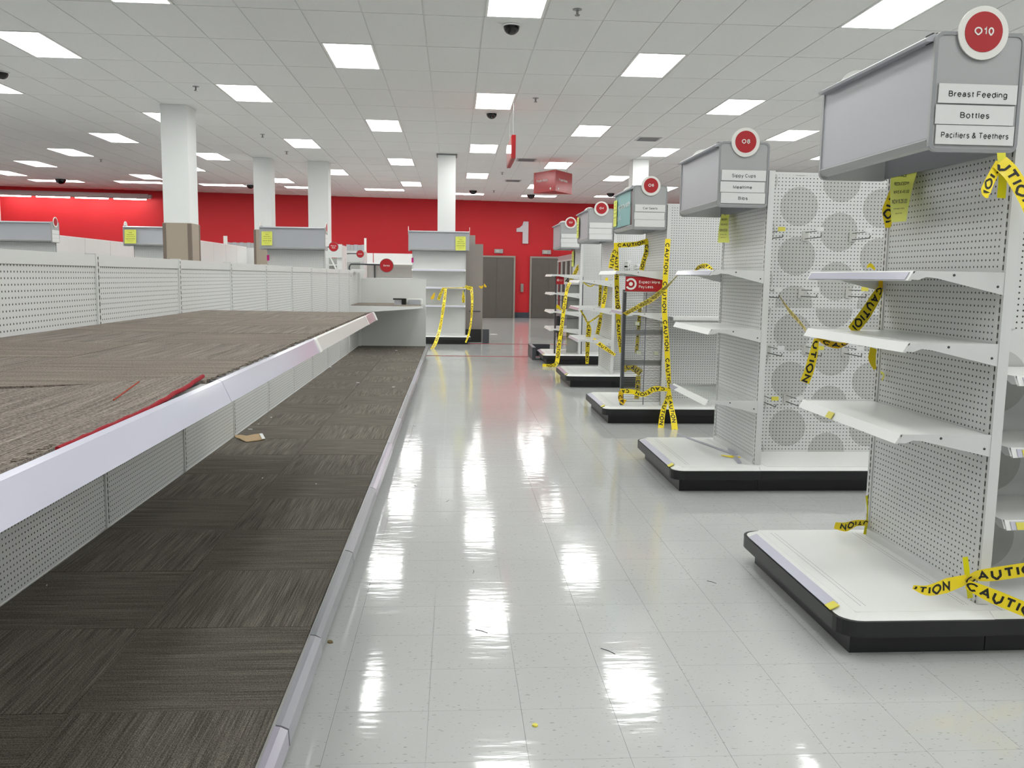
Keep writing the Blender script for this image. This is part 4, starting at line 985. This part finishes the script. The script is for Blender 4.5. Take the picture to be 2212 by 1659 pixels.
# O2
tape('long caution tape trailing from the O2 unit down to the floor', [(1254, 566, 1, 14.6, .8), (1242, 590, 1, 14.4), (1226, 622, 1, 14.2, .8), (1220, 655, 1, 14.1), (1214, 700, 1, 14.05), (1207, 750, 1, 14.0, 1.2), (1203, 782, 1, 13.95, 1.2), (1192, 790, 2, .02, 1), (1172, 789, 2, .02, .8)], width=.058)
tape('small tape knot on the glass stand post', [(1199, 668, 1, 14.4, .5), (1204, 662, 1, 14.4, 1), (1212, 670, 1, 14.4, .4)], width=.06, words=False)
tape('tangled caution tape left of the O4 middle shelf', [(1228, 662, 1, 14.6, .5), (1234, 668, 1, 14.6, 1), (1245, 664, 1, 14.6, .5)], width=.06)
tape('thin yellow tape loop under the O4 top shelf', [(1258, 608, 1, 11.8, .5), (1270, 617, 1, 11.8, .6), (1278, 618, 1, 11.8, .6), (1288, 611, 1, 11.8, .4)], width=.025, words=False)
tape('yellow tape bit showing inside the glass stand', [(1226, 713, 1, 15.3), (1226, 745, 1, 15.3)], width=.05)
# H4
tape('long caution tape slanting down left of the middle pegboard unit', [(963, 624, 1, 18.32, .8), (959, 655, 1, 18.0), (954, 690, 1, 17.8, .8), (949, 715, 1, 17.6, 1), (941, 740, 1, 17.3, 1.1), (932, 756, 1, 17.0, .9)], width=.062)
tape('short caution tape end at the left of the middle pegboard unit', [(958, 622, 1, 18.32, .8), (951, 637, 1, 18.31), (947, 648, 1, 18.31)], width=.06, phase=-.02)
tape('thin caution tape stretched along the shelf of the middle pegboard unit', [(957, 622, 1, 18.325, .35), (985, 622, 1, 18.325, .3), (1012, 621, 1, 18.325, .4)], width=.05)
tape('long caution tape hanging at the right of the middle pegboard unit', [(1018, 620, 1, 18.32), (1020, 650, 1, 18.1, .8), (1018, 690, 1, 18.05, .6), (1013, 720, 1, 17.9, .7), (1006, 740, 1, 17.7, .5)], width=.06)
tape('knotted caution tape at the upright of the middle pegboard unit', [(1005, 618, 1, 18.32, .7), (1012, 622, 1, 18.12, 1.3), (1019, 621, 1, 18.1, .8)], width=.06)
tape('short pointed caution tape below the knot on the middle unit', [(1000, 628, 1, 18.325, .2), (1001, 642, 1, 18.325, 1), (1001, 654, 1, 18.325, .9)], width=.06, phase=-.05)
tape('orange-yellow tape flag on the shelf of the middle unit', [(939, 632, 1, 18.325, .3), (936, 640, 1, 18.325, 1), (932, 646, 1, 18.325, 1)], width=.06, words=False, m=TAPED)
tape('yellow tape flag on the taupe board', [(1035, 618, 1, 18.99, .5), (1040, 621, 1, 18.99, 1), (1043, 617, 1, 18.99, .6)], width=.05, words=False, m=TAPED)
tape('yellow tape flag at the outer edge of the taupe board', [(1046, 613, 1, 18.99, .3), (1048, 618, 1, 18.99, 1), (1051, 620, 1, 18.99, .3)], width=.05, words=False, m=TAPED)

# ------------------------------------------------------------------ display stands
# wire stand on O6 deck
ys_ = 8.50; p = at(1342, 869, 1, ys_); q = at(1428, 876, 1, ys_); x0, x1 = p.x, q.x; zb = .170
zt = at(1352, 597, 1, ys_).z
t = thing('wire_display_stand', 'wire grid display stand topped by a red panel lettered Expect More. Pay Less.', 'stand', ((x0+x1)/2, ys_, zb))
for x in (x0, x1): mk('post', MB().box(x-.014, x+.014, ys_-.03, ys_+.03, zb, zt-.13), DGREY, t)
mb = MB(); z = zb+.03
while z < zt-.15:
    mb.box(x0+.014, x1-.014, ys_-.003, ys_+.0, z, z+.006); z += .0165
o = mk('wire_grid', mb, mat('grid_wire', (.48, .48, .47), .35, metal=.3), t); o['kind'] = 'stuff'
mk('stiffener', MB().box((x0+x1)/2+.012, (x0+x1)/2+.02, ys_-.008, ys_-.003, zb, zt-.14), mat('stiffener_grey', (.45, .44, .50), .4), t)
for zz in (.60, .90): mk('crossbar', MB().box(x0+.014, x1-.014, ys_+.002, ys_+.008, zz-.03, zz+.02), LGREY, t)
mk('side_panel', MB().box(x1+.014, x1+.02, ys_-.02, ys_+.22, zb, zt-.12), mat('stand_side_grey', (.30, .32, .34), .4), t)
sg = mk('sign_panel', MB().box(x0-.0, x1+.01, ys_-.035, ys_-.02, zt-.145, zt+.0), REDD, t)
mk('sign_frame', MB().box(x0-.01, x1+.02, ys_-.04, ys_-.015, zt, zt+.018).box(x0-.01, x1+.02, ys_-.04, ys_-.015, zt-.155, zt-.145), LGREY, t)
mb = MB(); text(mb, 'Expect More.', (x0+.24, ys_-.037, zt-.052), (1, 0, 0), (0, 0, 1), .027, .025, .215); text(mb, 'Pay Less.', (x0+.206, ys_-.037, zt-.098), (1, 0, 0), (0, 0, 1), .027, .025, .148); mk('lettering', mb, WRING, sg)
cx, cz = x0+.052, zt-.073
def annulus(mb, cx, cz, r0, r1, y, n=32):
    for i in range(n):
        a, b = 2*math.pi*i/n, 2*math.pi*(i+1)/n
        if min(cx+r1*math.cos(a), cx+r1*math.cos(b)) < x0+.002: continue
        mb.face([(cx+r0*math.cos(a), y, cz+r0*math.sin(a)), (cx+r1*math.cos(a), y, cz+r1*math.sin(a)), (cx+r1*math.cos(b), y, cz+r1*math.sin(b)), (cx+r0*math.cos(b), y, cz+r0*math.sin(b))])
mb = MB(); annulus(mb, cx, cz, .038, .057, ys_-.037); annulus(mb, cx, cz, 0.0, .019, ys_-.037); mk('ring_mark', mb, WRING, sg)
for px, py in ((1378, 613), (1420, 616), (1376, 700), (1430, 703), (1379, 762), (1417, 764)):
    p = at(px, py, 1, ys_-.02); tt = MB().box(p.x-.02, p.x+.022, ys_-.03, ys_-.005, p.z-.012, p.z+.02); o = mk('peg_clip', tt, mat('clear_clip', (.78, .80, .70), .2), t)
# glass stand by O2
ys_ = 14.35; x0 = at(1199, 700, 1, ys_).x; x1 = at(1256, 700, 1, ys_).x; zt = at(1215, 597, 1, ys_).z
t = thing('glass_display_stand', 'grey glass display stand with a white sign panel beside the O2 unit', 'stand', ((x0+x1)/2, ys_, .17))
for x in (x0, x1): mk('post', MB().box(x-.012, x+.012, ys_-.02, ys_+.02, .17, zt), DGREY, t)
mk('glass_panel', MB().box(x0+.2, x1-.013, ys_+.03, ys_+.04, .18, zt-.12), GLASS, t)
mk('sign_panel', MB().box(x0+.13, x1-.0, ys_-.03, ys_-.015, zt-.13, zt+.0), PAPER, t)
mk('sign_panel_red', MB().box(x0+.0, x0+.13, ys_-.031, ys_-.016, zt-.13, zt+.0), REDD, t)
mb = MB(); text(mb, '4', (x0+.175, ys_-.033, zt-.062), (1, 0, 0), (0, 0, 1), .085, .02); text(mb, '.', (x0+.27, ys_-.033, zt-.062), (1, 0, 0), (0, 0, 1), .085, .02); mk('lettering', mb, INK, t)
mb = MB(); annulus(mb, x0+.03, zt-.063, .009, .018, ys_-.033); text(mb, 'Expect More.', (x0+.085, ys_-.033, zt-.058), (1, 0, 0), (0, 0, 1), .009, .02, .06); text(mb, 'Pay Less.', (x0+.08, ys_-.033, zt-.075), (1, 0, 0), (0, 0, 1), .009, .02, .045); mk('small_lettering', mb, WRING, t)
for zz in (.45, .75, 1.05): mk('crossbar', MB().box(x0, x1, ys_+.0, ys_+.01, zz, zz+.008), DGREY, t)
# bumpers
t = tag(mk('floor_bumper', MB().box(1.36, 1.42, 14.9, 15.75, 0.0, .22).box(1.36, 1.75, 15.7, 15.75, .001, .22), DGREY, None, (1.4, 15.3, 0)), 'dark grey bumper guard at the floor corner of the O2 deck', 'bumper')

# beige boards behind middle unit
t = thing('tall_cabinet', 'taupe boxed cabinet backing the middle pegboard unit', 'cabinet', (.3, 19.4, 0))
mk('carcass', MB().box(.06, .625, 19.0, 19.9, .02, 2.12), TAUPE, t)
mk('upper_box', MB().box(.06, .46, 19.3, 19.9, 2.12, 2.32), TAUPE, t)
mk('kick_plate', MB().box(-.2, .60, 18.9, 18.99, 0.0, .28), BLACK, t)
mk('handle', MB().box(.34, .58, 18.985, 18.999, .66, .68), DGREY, t)
mk('bumper', MB().box(.62, .76, 18.62, 18.68, 0.0, .30), DGREY, t)
# cooler
t = thing('glass_door_cooler', 'glass-door cooler with dark interior behind the O2 unit', 'cooler', (3.4, 22.6, 0))
mk('cabinet_top', MB().box(2.93, 3.9, 20.9, 24.6, 1.9, 2.02), mat('cooler_frame', (.62, .58, .58), .35), t)
mk('cabinet_base', MB().box(2.93, 3.9, 20.9, 24.6, 0.0, .25), mat('cooler_frame', (.6, .6, .6), .35), t)
mk('interior', MB().box(3.1, 3.9, 20.92, 24.58, .25, 1.9), mat('cooler_dark', (.12, .12, .13), .4), t)
for k in range(4):
    ya = 20.93+k*.92; d = mk('cooler_door', MB().box(2.93, 2.95, ya+.04, ya+.87, .30, 1.86), mat('cooler_glass', (.25, .20, .20), .03, spec=1), t)
    mk('door_frame', MB().box(2.91, 2.96, ya, ya+.05, .27, 1.89).box(2.91, 2.96, ya+.87, ya+.91, .27, 1.89).box(2.91, 2.96, ya, ya+.91, 1.86, 1.9), mat('cooler_trim', (.78, .78, .76), .3), d)
    mk('door_handle', MB().box(2.88, 2.91, ya+.09, ya+.12, .9, 1.3), DGREY, d)
# cart
t = thing('flat_cart', 'low grey cart standing in front of the far cooler', 'cart', (2.7, 20.5, 0))
mk('tray', MB().box(2.42, 3.05, 19.9, 20.8, .22, .62), mat('cart_grey', (.45, .44, .45), .5), t)
mk('bumper', MB().box(2.36, 2.44, 19.9, 20.0, .16, .55), BLACK, t)
for x in (2.5, 2.98):
    for y in (20.0, 20.7): mb = MB(); mb.tube([(x-.02, y, .08), (x+.02, y, .08)], .08, 12); mk('wheel', mb, BLACK2, t); mk('caster', MB().box(x-.012, x+.012, y-.012, y+.012, .08, .22), DGREY, t)

# ------------------------------------------------------------------ far left and middle shelving
def far_run(label, pts, z0, z1, depth, name='gondola_run', n=5, m=WHITE):
    a, b = Vector(pts[0]), Vector(pts[1]); t = thing(name, label, 'shelving', ((a.x+b.x)/2, (a.y+b.y)/2, 0))
    d = (b-a); L = d.length; d.normalize(); nn = Vector((-d.y, d.x, 0))*depth
    for k in range(n):
        p = a+d*(L*k/n+.008); q = a+d*(L*(k+1)/n-.008)
        mk('panel', MB().prism([Vector((v.x, v.y, z0)) for v in (p, q, q+nn*.12, p+nn*.12)], [Vector((v.x, v.y, z1)) for v in (p, q, q+nn*.12, p+nn*.12)]), m, t)
    mk('base', MB().prism([Vector((v.x, v.y, 0)) for v in (a, b, b+nn, a+nn)], [Vector((v.x, v.y, .2)) for v in (a, b, b+nn, a+nn)]), m, t)
    mk('cap', MB().prism([Vector((v.x, v.y, z1)) for v in (a, b, b+nn*.12, a+nn*.12)], [Vector((v.x, v.y, z1+.02)) for v in (a, b, b+nn*.12, a+nn*.12)]), WHITE2, t)
    return t
# run seen between the first and second heads
zA = 2.14; a = at(119, 509, 2, zA); b = at(283, 527, 2, zA)
far_run('white gondola run receding between the two leftmost grey heads', ((a.x, a.y, 0), (b.x, b.y+3, 0)), .2, zA, .9)
zB = 2.14; a = at(432, 521, 2, zB); b = at(533, 535, 2, zB); bb = at(551, 536, 1, b.y)
t = far_run('white panelled gondola run right of the thick column', ((a.x, a.y, 0), (b.x, b.y, 0)), .2, zB, .9, n=4)
mk('end_panel', MB().box(b.x+.01, bb.x+.5, b.y, b.y+.05, .2, zB), WHITE, t)
# corrugated grey heads far away
for px0, px1, py0, py1, y, lab in ((487, 552, 523, 536, 26.5, 'left'), (748, 787, 528, 541, 24.5, 'right')):
    a = at(px0, py0, 1, y); b = at(px1, py1, 1, y)
    t = thing('grey_header', 'far grey slatted sign head, the %s one before the red wall' % lab, 'sign', ((a.x+b.x)/2, y, b.z))
    k = 0; x = a.x
    while x < b.x-.02:
        mk('slat', MB().box(x, min(x+.10, b.x), y, y+.05, b.z-.02, a.z-.01*(k % 2)), GREY if k % 2 else GREYL, t); x += .105; k += 1
    mk('support', MB().box(a.x, b.x, y+.05, y+.12, 0, b.z), WHITE, t)
    cx = a.x if lab == 'left' else b.x+.03
    mk('marker', MB().box(cx-.05 if lab == 'left' else cx-.03, cx+.06 if lab == 'left' else cx+.03, y-.03, y, b.z-.1 if lab == 'left' else b.z-.25, a.z+.18), WRING, t)
# white blocks with round red signs
def disc_sign(px, py, y, r, words, label, arm=None):
    p = at(px, py, 1, y); t = thing('round_sign', label, 'sign', (p.x, y, p.z), 'round red department signs')
    o = circ(p.x, p.z, r*1.07); mk('rim', MB().prism([Vector((a, y, b)) for a, b in o], [Vector((a, y+.02, b)) for a, b in o]), mat('sign_rim', (.45, .46, .44), .4), t)
    o = circ(p.x, p.z, r); f = mk('disc', MB().prism([Vector((a, y-.006, b)) for a, b in o], [Vector((a, y, b)) for a, b in o]), REDD, t)
    mb = MB()
    for k, wd in enumerate(words): text(mb, wd, (p.x, y-.008, p.z+(len(words)-1)*r*.2-k*r*.42), (1, 0, 0), (0, 0, 1), r*.26, .02, min(r*1.15, r*.26*len(wd)*.75))
    mk('lettering', mb, WRING, f)
    if arm:
        mb = MB(); q = [at(a, b, 1, y+.03) for a, b in arm]; mb.tube(catmull(q, 5), .014, 6); mk('arm', mb, DGREY, t)
        if y > 16: mb = MB(); mb.tube([(q[0].x, q[0].y, 0), q[0]], .014, 6); mk('pole', mb, DGREY, t)
    return t
disc_sign(835, 573.5, 14.7, .108, ('Gates',), 'round red sign on a bent arm lettered Gates', [(757, 598), (754.5, 580), (757, 572), (764, 570.5), (822, 572)])
disc_sign(720.5, 533, 19.5, .098, ('Pots &', 'Woks'), 'round red sign lettered Pots & Woks right of the white columns', [(701, 560), (701, 537), (704, 533.5), (712, 533.5)])
disc_sign(740, 538, 22.0, .10, ('', 'Cast'), 'round red sign half hidden behind a white panel') if False else None
disc_sign(778, 548.5, 22.3, .09, ('Cookware',), 'small round red sign before the far grey slatted head', [(748, 570), (748, 551), (751, 548), (772, 548)])
disc_sign(739, 538, 22.6, .105, ('Cutlery',), 'round red sign half hidden behind the white panel corner', [(745, 575), (745, 545)])
a = at(702, 527, 1, 20.0); b = at(739, 575, 1, 20.0)
t = thing('white_shelf_block', 'white shelving block under the Pots & Woks sign', 'shelving', ((a.x+b.x)/2, 20.2, 0))
mk('front_panel', MB().box(a.x, b.x, 20.0, 20.05, 1.80, a.z), WHITE, t)
mk('side_panel', MB().box(b.x-.12, b.x-.001, 20.052, 20.9, 0, a.z-.02), WHITE, t)
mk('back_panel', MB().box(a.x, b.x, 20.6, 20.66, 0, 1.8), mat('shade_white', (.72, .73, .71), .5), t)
mk('shelf', MB().box(a.x, b.x-.12, 20.05, 20.6, 1.62, 1.65), WHITE, t)
mk('diagonal_strip', MB().prism([Vector((a.x+.1, 20.02, 1.80)), Vector((a.x+.13, 20.02, 1.80)), Vector((a.x+.28, 20.02, 1.5)), Vector((a.x+.24, 20.02, 1.5))], [Vector((a.x+.1, 20.05, 1.80)), Vector((a.x+.13, 20.05, 1.80)), Vector((a.x+.28, 20.05, 1.5)), Vector((a.x+.24, 20.05, 1.5))]), WHITE2, t)
a = at(740, 541, 1, 23); b = at(786, 610, 1, 23)
t = thing('white_shelf_block', 'white shelving block below the far right grey slatted head', 'shelving', ((a.x+b.x)/2, 23.2, 0))
mk('front_panel', MB().box(a.x, b.x, 23.0, 23.05, at(760, 566, 1, 23).z, a.z), WHITE, t)
mk('side_panel', MB().box(b.x-.10, b.x-.001, 23.052, 23.9, 0, a.z-.01), WHITE, t)
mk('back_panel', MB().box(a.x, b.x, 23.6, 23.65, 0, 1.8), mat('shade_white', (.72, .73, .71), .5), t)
# perimeter shelving with white canopy before the wall
yw = 29.4; a = at(786, 546.5, 1, yw); b = at(900, 569, 1, yw)
t = thing('wall_shelving', 'white wall shelving with a pale canopy behind the Gates sign', 'shelving', ((a.x+b.x)/2, yw, 0))
xm = at(806.5, 560, 1, yw).x
mk('canopy_panel', MB().box(a.x, xm-.012, yw, yw+.05, b.z, a.z), PAPER, t); mk('canopy_panel', MB().box(xm+.012, b.x, yw, yw+.05, b.z, a.z), PAPER, t)
mk('canopy_lip', MB().box(a.x, b.x, yw-.03, yw+.04, b.z-.05, b.z), WHITE2, t)
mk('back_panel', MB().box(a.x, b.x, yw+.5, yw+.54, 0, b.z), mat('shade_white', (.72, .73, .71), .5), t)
for x in (a.x+.02, xm, b.x-.04): mk('upright', MB().box(x-.02, x+.02, yw+.44, yw+.50, 0, b.z), DGREY, t)
for z in (.5, .9, 1.3): mk('shelf', MB().box(a.x, b.x, yw+.1, yw+.5, z, z+.03), WHITE, t)
# small shelf end on top of the long gondola
p = at(760, 590, 1, 15.2)
t = thing('clip_shelf', 'small white shelf end clipped on the far top of the long gondola', 'shelf', (p.x+.05, 15.2, 1.50))
mk('tray', MB().box(p.x, p.x+.22, 15.1, 15.5, 1.502, 1.515), WHITE2, t); mk('lip', MB().box(p.x, p.x+.26, 15.08, 15.1, 1.46, 1.50), WHITE, t)

# items on far shelf
zf_ = .9265; a = at(849, 646, 1, 14.95); b = at(877, 658, 1, 14.95); c = at(915, 646, 1, 14.95)
t = thing('small_dark_box', 'black and grey open box on the far short shelf', 'box', ((a.x+b.x)/2, 15, zf_))
mk('lid', MB().box(a.x, b.x, 14.95, 15.15, zf_+.08, zf_+.105), BLACK2, t); mk('body', MB().box(b.x-.075, b.x, 14.95, 15.15, zf_, zf_+.08), BLACK2, t); mk('tray', MB().box(a.x+.02, b.x-.076, 14.97, 15.13, zf_, zf_+.07), GREYL, t)
t = thing('white_tray', 'rounded white plastic tray beside the dark box on the far short shelf', 'tray', ((b.x+c.x)/2, 15, zf_))
o = rrect(b.x+.01, c.x-.02, zf_, zf_+.10, .02); mk('rim', MB().prism([Vector((p[0], 15.06, p[1])) for p in o], [Vector((p[0], 15.15, p[1])) for p in o]), WRING, t)
o = rrect(b.x+.03, c.x-.05, zf_, zf_+.085, .02); mk('insert', MB().prism([Vector((p[0], 15.04, p[1])) for p in o], [Vector((p[0], 15.06, p[1])) for p in o]), GREYL, t)

# tags on mid units
for px, py, y, lab in ((891, 562, 18.74, 'magenta tag on the left upright of the middle pegboard unit'), (579, 557, 16.28, 'magenta tag on the pegboard unit left of the columns')):
    p = at(px, py, 1, y-.03); tag(mk('tag', MB().box(p.x-.02, p.x+.022, y-.035, y-.029, p.z-.05, p.z+.05), MAGENTA, None, (p.x, y, p.z)), lab, 'tag')

# ------------------------------------------------------------------ litter
def scrap(px, py, z, w_, d_, m, label, name='paper_scrap', rot=None, h=.004):
    p = at(px, py, 2, z); rot = random.uniform(0, 3) if rot is None else rot; c, s = math.cos(rot), math.sin(rot); n = 7; out = []
    for k in range(n):
        a = 2*math.pi*k/n; r = random.uniform(.75, 1.1); u, v = w_/2*r*math.cos(a), d_/2*r*math.sin(a); out.append((u*c-v*s, u*s+v*c))
    mb = MB().prism([Vector((p.x+a, p.y+b, z+.0003)) for a, b in out], [Vector((p.x+a*.95, p.y+b*.95, z+.0003+h*random.uniform(.6, 1.4))) for a, b in out])
    return tag(mk(name, mb, m, None, (p.x, p.y, z)), label, 'litter')
ZL = ZD+.0035
t = thing('torn_cardboard', 'torn brown cardboard scrap with a white edge on the lower deck', 'litter', at(540, 943, 2, ZL))
def cpt(px, py, h): q = at(px, py, 2, ZL+h); return q
top = [cpt(518, 944, .008), cpt(548, 938, .022), cpt(566, 936, .026), cpt(572, 947, .014), cpt(560, 951, .006), cpt(532, 954, .006), cpt(519, 948, .010)]
mb = MB().prism([p-Vector((0, 0, .004)) for p in top], top); mk('flap', mb, CARD, t)
e = [cpt(560, 936.5, .028), cpt(567, 936, .028), cpt(573, 947, .015), cpt(566, 948, .015)]; mk('white_edge', MB().prism([p-Vector((0, 0, .002)) for p in e], e), PAPER, t)
b2 = [cpt(506, 940, .006), cpt(520, 939, .01), cpt(545, 943, .006), cpt(526, 949, .004), cpt(510, 945, .004)]; mk('torn_flap', MB().prism([p-Vector((0, 0, .004)) for p in b2], b2), CARD, t)
scrap(713, 1387, 0, .028, .036, mat('brown_leaf', (.45, .38, .22), .8), 'small brown leaf scrap on the floor by the deck edge', 'leaf_scrap', .4, .003)
scrap(1155, 1568, 0, .022, .02, YTAG, 'tiny yellow paper bit on the floor at the bottom of the picture')
for px, py, l, rt, lb in ((1313, 1407, .07, 2.3, 'dark curved scuff on the floor left of the nearest deck'), (1040, 1364, .06, 2.5, 'short dark scuff near the middle of the aisle'), (1022, 1235, .05, 1.5, 'thin upright dark scuff in the aisle'), (967, 1082, .05, 1.2, 'faint dark scuff farther along the aisle'), (1537, 1258, .05, 2.3, 'short scuff left of the nearest deck corner')):
    p = at(px, py, 2, 0); d = Vector((math.cos(rt), math.sin(rt), 0)); mb = MB(); mb.tube([p-d*l/2+Vector((0, 0, .0012)), p+Vector((.004, .002, .0012)), p+d*l/2+Vector((0, 0, .0012))], .0012, 4)
    tag(mk('floor_scuff', mb, BLACK2, None, p), lb, 'mark')
for px, py, s, lb in ((567, 1033, .016, 'white paper bit in the middle of the lower carpet'), (683, 1046, .010, 'tiny white bit right of the middle of the lower carpet'), (586, 902, .03, 'white scrap on the lower carpet beyond the cardboard'), (558, 917, .022, 'white scrap by the back panel beyond the cardboard'), (714, 793, .05, 'white scrap on the far lower carpet'), (773, 827, .06, 'pale scrap at the middle of the far carpet'), (856, 757, .05, 'white bit near the end wall'), (850, 836, .05, 'pale bit near the far deck edge'), (540, 928, .04, 'crumpled white paper behind the cardboard'), (101, 1265, .01, 'tiny pale bit on the near carpet')):
    scrap(px, py, ZL, s, s*.5, PAPER, lb)
for px, py, lb in ((896, 920, 'small paper strip on the floor by the far deck edge'), (898, 1049, 'small paper strip on the floor beside the deck')):
    scrap(px, py, 0, .05, .02, PAPER, lb)
scrap(1066, 722, 0, .2, .1, PAPER, 'white paper lying beyond the red floor line')
# clear strips on O8 deck
for k, (p0, p1, lb) in enumerate((((1465, 938), (1590, 983), 'clear plastic strip lying across the O8 deck'), ((1575, 968), (1598, 1000), 'short clear plastic strip crossing the long one on the O8 deck'))):
    a = at(*p0, 2, .172+.003*k); b = at(*p1, 2, .172+.003*k); d = (b-a).normalized(); n_ = Vector((-d.y, d.x, 0))*.016
    mb = MB().prism([a-n_, b-n_, b+n_, a+n_], [v+Vector((0, 0, .002)) for v in (a-n_, b-n_, b+n_, a+n_)]); tag(mk('plastic_strip', mb, CLEART, None, (a+b)/2), lb, 'strip')
a = at(1447, 828, 1, 6.63); b = at(1516, 863, 1, 6.1); mb = MB().prism([a, b, b-Vector((0, 0, .035)), a-Vector((0, 0, .035))], [v+Vector((0, .003, 0)) for v in (a, b, b-Vector((0, 0, .035)), a-Vector((0, 0, .035)))])
tag(mk('plastic_strip', mb, CLEART, None, (a+b)/2), 'tilted clear price strip hanging off the lowest O8 shelf', 'strip')
